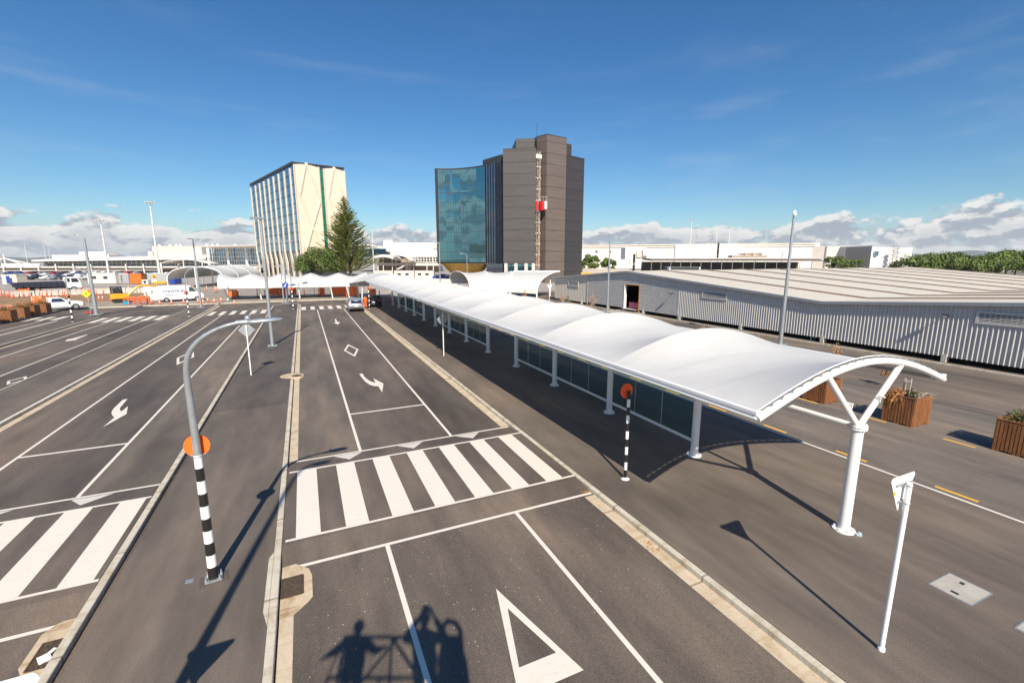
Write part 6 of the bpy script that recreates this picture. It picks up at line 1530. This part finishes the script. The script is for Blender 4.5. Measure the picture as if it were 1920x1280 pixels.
# ================================================================== people
def skin_body(name,J,E,mat,parent,root=0,sub=2):
    """J: joints {name:(x,y,z,r)}, E: edges; a continuous surface grown over the skeleton"""
    keys=list(J); me=bpy.data.meshes.new(name); me.from_pydata([J[k][:3] for k in keys],[(keys.index(a),keys.index(b)) for a,b in E],[])
    o=bpy.data.objects.new(name,me); COL.objects.link(o); me.materials.append(M[mat])
    me.skin_vertices.new() if hasattr(me.skin_vertices,'new') and len(me.skin_vertices)==0 else None
    sk=o.modifiers.new('skin','SKIN'); sk.use_smooth_shade=True
    if not me.skin_vertices: 
        bpy.context.view_layer.objects.active=o
    for i,k in enumerate(keys):
        r=J[k][3]; rr=r if hasattr(r,'__len__') else (r,r); me.skin_vertices[0].data[i].radius=rr; me.skin_vertices[0].data[i].use_root=(i==root)
    s=o.modifiers.new('sub','SUBSURF'); s.levels=sub; s.render_levels=sub
    o.parent=parent; return o
def hand(J,E,wr,side,dirv,nm,r=.009,curl=.35):
    """palm + five fingers beyond joint wr; dirv = forearm direction"""
    w=Vector(J[wr][:3]); d=Vector(dirv).normalized(); s=d.cross(Vector((0,0,1))); 
    if s.length<.2: s=Vector((1,0,0))
    s.normalize(); n=s.cross(d).normalized()
    pk=nm+'palm'; p=w+d*.05; J[pk]=(*p,.026); E.append((wr,pk))
    for i,(off,L) in enumerate([(-.030,.060),(-.011,.074),(.009,.068),(.027,.052)]):
        k0=nm+'k%d'%i; q=p+d*.045+s*off; J[k0]=(*q,r*1.25); E.append((pk,k0)); k1=nm+'m%d'%i; q=q+(d*math.cos(curl)-n*math.sin(curl))*L*.55; J[k1]=(*q,r); E.append((k0,k1)); k2=nm+'t%d'%i; q=q+(d*math.cos(curl*2.4)-n*math.sin(curl*2.4))*L*.45; J[k2]=(*q,r*.8); E.append((k1,k2))
    k0=nm+'th0'; q=p+s*side*.035+d*.005; J[k0]=(*q,r*1.3); E.append((pk,k0)); k1=nm+'th1'; q=q+(s*side*.5+d)*.03; J[k1]=(*q,r); E.append((k0,k1))
def person(label,loc,rz,pose,top='hiviz',legs='navy',hat=None,hair='hair',scale=1.0):
    t=thing('person',loc,label,'person'); t.rotation_euler=(0,0,rz); t.scale=(scale,)*3
    P=dict(pose)
    J={}; 
    rad=dict(pelvis=(.13,.10),belly=(.125,.095),chest=(.15,.105),neckb=(.065,.06),neck=(.052,.05),head0=(.072,.078),head1=(.085,.098),head2=(.070,.085),
      shL=.062,shR=.062,elL=.043,elR=.043,wrL=.028,wrR=.028,hipL=.088,hipR=.088,knL=.058,knR=.058,anL=.038,anR=.038,toL=.032,toR=.032)
    for k,v in P.items(): J[k]=(*v,rad[k])
    E=[('pelvis','belly'),('belly','chest'),('chest','neckb'),('neckb','neck'),('neck','head0'),('head0','head1'),('head1','head2'),('chest','shL'),('chest','shR'),('shL','elL'),('elL','wrL'),('shR','elR'),('elR','wrR'),('pelvis','hipL'),('pelvis','hipR'),('hipL','knL'),('knL','anL'),('anL','toL'),('hipR','knR'),('knR','anR'),('anR','toR')]
    for sd,s in (('L',1),('R',-1)):
        dv=Vector(P['wr'+sd])-Vector(P['el'+sd]); hand(J,E,'wr'+sd,s,dv,'h'+sd)
    skin_body('body',J,E,'skin',t,0,2)
    g=1.22
    def shell(name,ks,es,mat,gr=g,ext={}):
        K={k:(*P[k],tuple(x*gr for x in rad[k]) if hasattr(rad[k],'__len__') else rad[k]*gr) for k in ks}
        K.update(ext); skin_body(name,K,es,mat,t,0,2)
    wl={k:Vector(P['el'+k]).lerp(Vector(P['wr'+k]),.86) for k in 'LR'}
    shell('jacket',['pelvis','belly','chest','neckb','shL','shR','elL','elR'],[('pelvis','belly'),('belly','chest'),('chest','neckb'),('chest','shL'),('chest','shR'),('shL','elL'),('shR','elR'),('elL','cuL'),('elR','cuR')],top,1.62,{'cuL':(*wl['L'],.045),'cuR':(*wl['R'],.045)})
    al={k:Vector(P['kn'+k]).lerp(Vector(P['an'+k]),.9) for k in 'LR'}
    shell('trousers',['pelvis','hipL','hipR','knL','knR'],[('pelvis','hipL'),('pelvis','hipR'),('hipL','knL'),('hipR','knR'),('knL','acL'),('knR','acR')],legs,1.16,{'acL':(*al['L'],.06),'acR':(*al['R'],.06)})
    h1=Vector(P['head1']); h2=Vector(P['head2']); f=Vector(P.get('face',(0,1,0))) if False else Vector((0,1,0))
    fw=(h1-Vector(P['head0'])); 
    m=MB(); up=(h2-h1).normalized(); side=Vector((1,0,0)); fr=up.cross(side)*-1
    if fr.y<0 and abs(fr.y)>.3: fr=-fr
    m.tube([h1+fr*.085+up*.015,h1+fr*.112-up*.02,h1+fr*.088-up*.035],[.010,.017,.012],8); no=m.build('nose',M['skin'],None); no.parent=t
    for s in (-1,1):
        m=MB(); m.lathe(h1+side*s*.088-up*.02,[(.006,-.028),(.014,-.01),(.016,.012),(.006,.03)],8,.5,1.1); e=m.build('ear',M['skin'],None); e.parent=t
        m=MB(); m.lathe(h1+fr*.088+side*s*.032+up*.018-Vector((0,0,.008)),[(.003,0),(.011,.008),(.003,.016)],8); e=m.build('eye',M['whitep'],None); e.parent=t
    m=MB(); m.tube([h1+fr*.094-up*.062-side*.024,h1+fr*.10-up*.064,h1+fr*.094-up*.062+side*.024],.006,6); e=m.build('mouth',M['lampred'],None); e.parent=t
    m=MB(); c=h1-fr*.014+up*.03
    vs=[];fs=[];seg=16
    for i in range(7):
        a=i/6*math.pi*.56
        for k in range(seg): b=2*math.pi*k/seg; vs.append(c+up*(.112*math.cos(a))+side*(.098*math.sin(a)*math.cos(b))+fr*(.112*math.sin(a)*math.sin(b)))
    for i in range(6):
        for k in range(seg): fs.append((i*seg+k,i*seg+(k+1)%seg,(i+1)*seg+(k+1)%seg,(i+1)*seg+k))
    m.add(vs,fs,True)
    if hat:
        m.tube([c+up*.012,c+up*.022],[.135,.13],18); e=m.build('hard_hat',M[hat],None)
    else: e=m.build('hair',M[hair],None)
    e.parent=t
    for sd in 'LR':
        a=Vector(P['an'+sd]); b=Vector(P['to'+sd]); d=(b-a); d.z=0; d.normalize()
        m=MB(); m.tube([(a-d*.05)+Vector((0,0,-.02)),a+d*.05+Vector((0,0,-.03)),b+d*.03],[.05,.052,.038],10,flat=.8); e=m.build('boot',M['black'],None); e.parent=t
    return t
STAND=dict(pelvis=(0,0,.95),belly=(0,0,1.1),chest=(0,0,1.30),neckb=(0,0,1.44),neck=(0,.01,1.51),head0=(0,.02,1.57),head1=(0,.03,1.64),head2=(0,.02,1.71),
  shL=(.17,0,1.39),shR=(-.17,0,1.39),elL=(.24,-.02,1.12),elR=(-.24,-.02,1.12),wrL=(.26,.08,.90),wrR=(-.26,.08,.90),hipL=(.09,0,.90),hipR=(-.09,0,.90),knL=(.11,.02,.50),knR=(-.11,.02,.50),anL=(.12,0,.09),anR=(-.12,0,.09),toL=(.13,.15,.04),toR=(-.13,.15,.04))
def pose(**k): d=dict(STAND); d.update(k); return d
person('person in orange overalls standing beside the silver car at the far crossing',(7.32,63.6,0),R(20),pose(elR=(-.22,.12,1.18),wrR=(-.1,.3,1.1)),'hiviz','hiviz')
p=G(277.5,571); person('person in an orange jacket standing at the right of the digger bucket',(p.x,p.y,0),R(120),pose(),'hiviz','navy','hiviz' if False else None)
p=G(263,570); person('person in orange bending forward beside the digger bucket',(p.x,p.y,0),R(-70),pose(pelvis=(0,-.12,.90),belly=(0,.02,1.0),chest=(0,.22,1.10),neckb=(0,.34,1.14),neck=(0,.40,1.15),head0=(0,.46,1.15),head1=(0,.52,1.14),head2=(0,.58,1.12),shL=(.17,.27,1.09),shR=(-.17,.27,1.09),elL=(.2,.36,.84),elR=(-.2,.36,.84),wrL=(.14,.46,.64),wrR=(-.14,.46,.64),hipL=(.09,-.1,.86),hipR=(-.09,-.1,.86)),'hiviz','navy')
# ---- lift basket that carries the camera; only its shadow reaches the picture
hd=Vector((math.sin(YAW),math.cos(YAW),0)); rt=Vector((math.cos(YAW),-math.sin(YAW),0))
FZ=4.86
def LB(r,b,z): q=rt*r-hd*b; return Vector((q.x,q.y,z))
t=thing('lift_basket',tuple(LB(-.45,.55,0)),'boom lift basket behind the viewpoint that throws the railing shadow','lift')
m=MB()
r0,r1,b0,b1=-1.45,.62,.12,.92
def rail(z,rr=.022): m.tube([LB(r0,b0,z),LB(r1,b0,z),LB(r1,b1,z),LB(r0,b1,z),LB(r0,b0,z)],rr,8)
rail(FZ+1.10,.028); rail(FZ+.1,.02)
m.tube([LB(r0+.2,b0,FZ+.1),LB(-.5,b0,FZ+1.10)],.022,8); m.tube([LB(-.62,b0,FZ+1.10),LB(-.2,b0,FZ+.5)],.03,8)
for r in (r0,(r0+r1)/2-.2,r1):
    for b in (b0,b1): m.tube([LB(r,b,FZ),LB(r,b,FZ+1.10)],.022,8)
m.tube([LB(r1-.30,b0+.1,FZ+1.10),LB(r1-.29,b0+.1,FZ+1.38),LB(r1-.2,b0+.1,FZ+1.50),LB(r1-.05,b0+.1,FZ+1.46),LB(r1+.02,b0+.1,FZ+1.30),LB(r1,b0+.1,FZ+1.0)],.045,8)
m.build('rails',M['orange'],t)
m=MB(); c=LB((r0+r1)/2,(b0+b1)/2,FZ-.02); m.box(c,(r1-r0,b1-b0,.04),-YAW); m.build('floor',M['galv'],t)
m=MB(); c=LB(r1-.16,(b0+b1)/2-.05,FZ+.98); m.box(c,(.34,.5,.42),-YAW); m.box(LB(r1-.14,b0+.35,FZ+.55),(.44,.45,.7),-YAW); m.build('shadow_filler_box',M['cgrey'],t,bevel=.02)  # unseen boxes, added and enlarged to fill out the photographer's cast shadow
m=MB(); m.tube([LB(-.4,.95,FZ-.1),LB(-.5,1.6,3.2),LB(-1.5,5,.6)],.13,10); m.build('boom_arm',M['orange'],t)
m=MB(); m.box(LB(-1.5,5.3,.45),(2.6,1.6,.9),-YAW); 
m.build('chassis',M['orange'],t,bevel=.05)
ph=pose(head0=(0,.06,1.53),head1=(0,.10,1.60),head2=(0,.11,1.67),neck=(0,.03,1.49),elL=(.34,.12,1.22),elR=(-.34,.12,1.22),wrL=(.10,.30,1.52),wrR=(-.10,.30,1.52))
c=LB(.02,.42,FZ); person('photographer in the lift basket holding a camera up to the face',(c.x,c.y,FZ-.17),-YAW,ph,'navy','navy',scale=1.11)
c=LB(-1.14,.56,FZ-.10); person('second person in the lift basket with arms spread on the rails',(c.x,c.y,FZ),-YAW,pose(elL=(.33,.05,1.18),wrL=(.42,.26,1.06),elR=(-.36,-.02,1.22),wrR=(-.50,.10,1.05)),'navy','navy')
# the camera body itself stays just behind the viewpoint
m=MB(); m.box(LB(0,.07,CAM_H),(.14,.05,.10),-YAW); o=tag(m.build('photo_camera',M['black']),'black camera held by the photographer in the lift basket','camera')
# ---- thin sea haze over the whole site
m=MB(); m.bx(-9400,9400,-3300,14500,-1.5,190); hz_=m.build('haze',None or M['land']); hz_.data.materials.clear()
mm_=bpy.data.materials.new('haze_air'); mm_.use_nodes=True; n_=mm_.node_tree; n_.nodes.remove(n_.nodes['Principled BSDF']); pv=n_.nodes.new('ShaderNodeVolumePrincipled'); pv.inputs['Density'].default_value=.00008; pv.inputs['Color'].default_value=(.86,.93,1,1); n_.links.new(pv.outputs[0],n_.nodes['Material Output'].inputs['Volume'])
hz_.data.materials.append(mm_); tag(hz_,'thin pale haze over the whole site','haze',kind='stuff')
# ================================================================== sky, sun, camera
w=bpy.data.worlds.new('World'); scene.world=w; w.use_nodes=True; nt=w.node_tree; bg=nt.nodes['Background']
SUN_DIR=Vector((0.16560,0.74975,-0.64067))
elev=math.asin(.64067); az=math.atan2(-SUN_DIR.x,-SUN_DIR.y)
sky=nt.nodes.new('ShaderNodeTexSky'); sky.sky_type='NISHITA'; sky.sun_disc=False; sky.sun_elevation=elev; sky.sun_rotation=az%(2*math.pi); sky.air_density=1.0; sky.dust_density=.35; sky.ozone_density=2.2; sky.altitude=20
tc=nt.nodes.new('ShaderNodeTexCoord'); sep=nt.nodes.new('ShaderNodeSeparateXYZ'); nt.links.new(tc.outputs['Generated'],sep.inputs[0])
def mth(op,a,b=None,c=None,clamp=False):
    n=nt.nodes.new('ShaderNodeMath'); n.operation=op; n.use_clamp=clamp
    for i,x in enumerate((a,b,c)):
        if x is None: continue
        if isinstance(x,(int,float)): n.inputs[i].default_value=x
        else: nt.links.new(x,n.inputs[i])
    return n.outputs[0]
def wmap(scale,off=(0,0,0)):
    mp=nt.nodes.new('ShaderNodeMapping'); mp.inputs['Scale'].default_value=scale; mp.inputs['Location'].default_value=off; nt.links.new(tc.outputs['Generated'],mp.inputs[0]); return mp.outputs[0]
def smooth(x,a,b):
    n=nt.nodes.new('ShaderNodeMapRange'); n.interpolation_type='SMOOTHSTEP'; n.inputs[1].default_value=a; n.inputs[2].default_value=b; nt.links.new(x,n.inputs[0]); return n.outputs[0]
e=sep.outputs[2]
n1=noise(nt,wmap((13,13,25)),1.0,10,.56); n1b=noise(nt,wmap((13,13,25),(.06,.03,.30)),1.0,10,.56)
low=noise(nt,wmap((1.6,1.6,0),(1.3,.4,0)),1.0,2,.5)
# cloud band height varies round the horizon (higher on the right and far left, thin in the middle)
side=mth('SUBTRACT',mth('MULTIPLY',sep.outputs[0],.90),mth('MULTIPLY',sep.outputs[1],.43))   # to the right of the view
s2=mth('MULTIPLY',mth('ABSOLUTE',mth('SUBTRACT',side,-.05)),.062)
backness=smooth(mth('MULTIPLY',sep.outputs[1],-1.0),-.1,.5)
top=mth('ADD',mth('ADD',.060,s2),mth('ADD',mth('MULTIPLY',mth('SUBTRACT',low,.5),.10),mth('MULTIPLY',backness,.34)))
rel=mth('DIVIDE',e,top)
dens=mth('SUBTRACT',mth('ADD',n1,.26),mth('MULTIPLY',mth('POWER',mth('MAXIMUM',rel,0.0),2.0),.42))
gap=mth('ADD',mth('MULTIPLY',smooth(e,.045,.0),.14),mth('MULTIPLY',backness,.15))
dens=mth('SUBTRACT',dens,gap)
mask=smooth(dens,.52,.60)
lit=smooth(mth('SUBTRACT',n1,n1b),-.05,.05)
thick=smooth(dens,.60,.86)
ccol=mixc(nt,lit,(4.4,4.9,5.8),(11.0,10.7,10.3)); ccol=mixc(nt,mth('MULTIPLY',thick,.55),ccol,(5.2,5.5,6.1))
wisp=noise(nt,wmap((1.5,3.5,14),(3,1,0)),1.6,7,.6); wm=mth('MULTIPLY',smooth(wisp,.50,.80),mth('MULTIPLY',smooth(e,.0,.12),mth('MULTIPLY',smooth(e,.55,.2),.13)))
hz=mth('MULTIPLY',smooth(e,.10,.0),.55)
hs=nt.nodes.new('ShaderNodeHueSaturation'); hs.inputs['Saturation'].default_value=1.30; hs.inputs['Value'].default_value=1.0; nt.links.new(sky.outputs[0],hs.inputs['Color'])
hb=mixc(nt,1.0,hs.outputs[0],(.90,1.16,1.30),'MULTIPLY'); base=mixc(nt,hz,hb,(6.4,8.0,9.2)); base=mixc(nt,wm,base,(8.5,8.8,9.2))
col=mixc(nt,mth('MULTIPLY',mask,.93),base,ccol)
nt.links.new(col,bg.inputs[0]); bg.inputs[1].default_value=.063
sl=bpy.data.lights.new('sun','SUN'); sl.energy=5.0; sl.angle=R(.53); sl.color=(1.0,.90,.75); so=bpy.data.objects.new('sun',sl); COL.objects.link(so); so.rotation_euler=SUN_DIR.to_track_quat('-Z','Y').to_euler()
so.location=(0,-20,40)
cam=bpy.data.cameras.new('camera'); cam.sensor_width=36; cam.lens=36*FPX/1920; cam.clip_start=.02; cam.clip_end=40000
co=bpy.data.objects.new('camera',cam); COL.objects.link(co); co.location=(0,0,CAM_H); co.rotation_euler=(math.pi/2-PITCH,0,-YAW); scene.camera=co
vs_=scene.view_settings; vs_.view_transform='Standard'; vs_.look='None'; vs_.exposure=.47; vs_.gamma=1; vs_.use_curve_mapping=False
scene.cycles.max_bounces=8; scene.cycles.transparent_max_bounces=16; scene.cycles.use_denoising=True
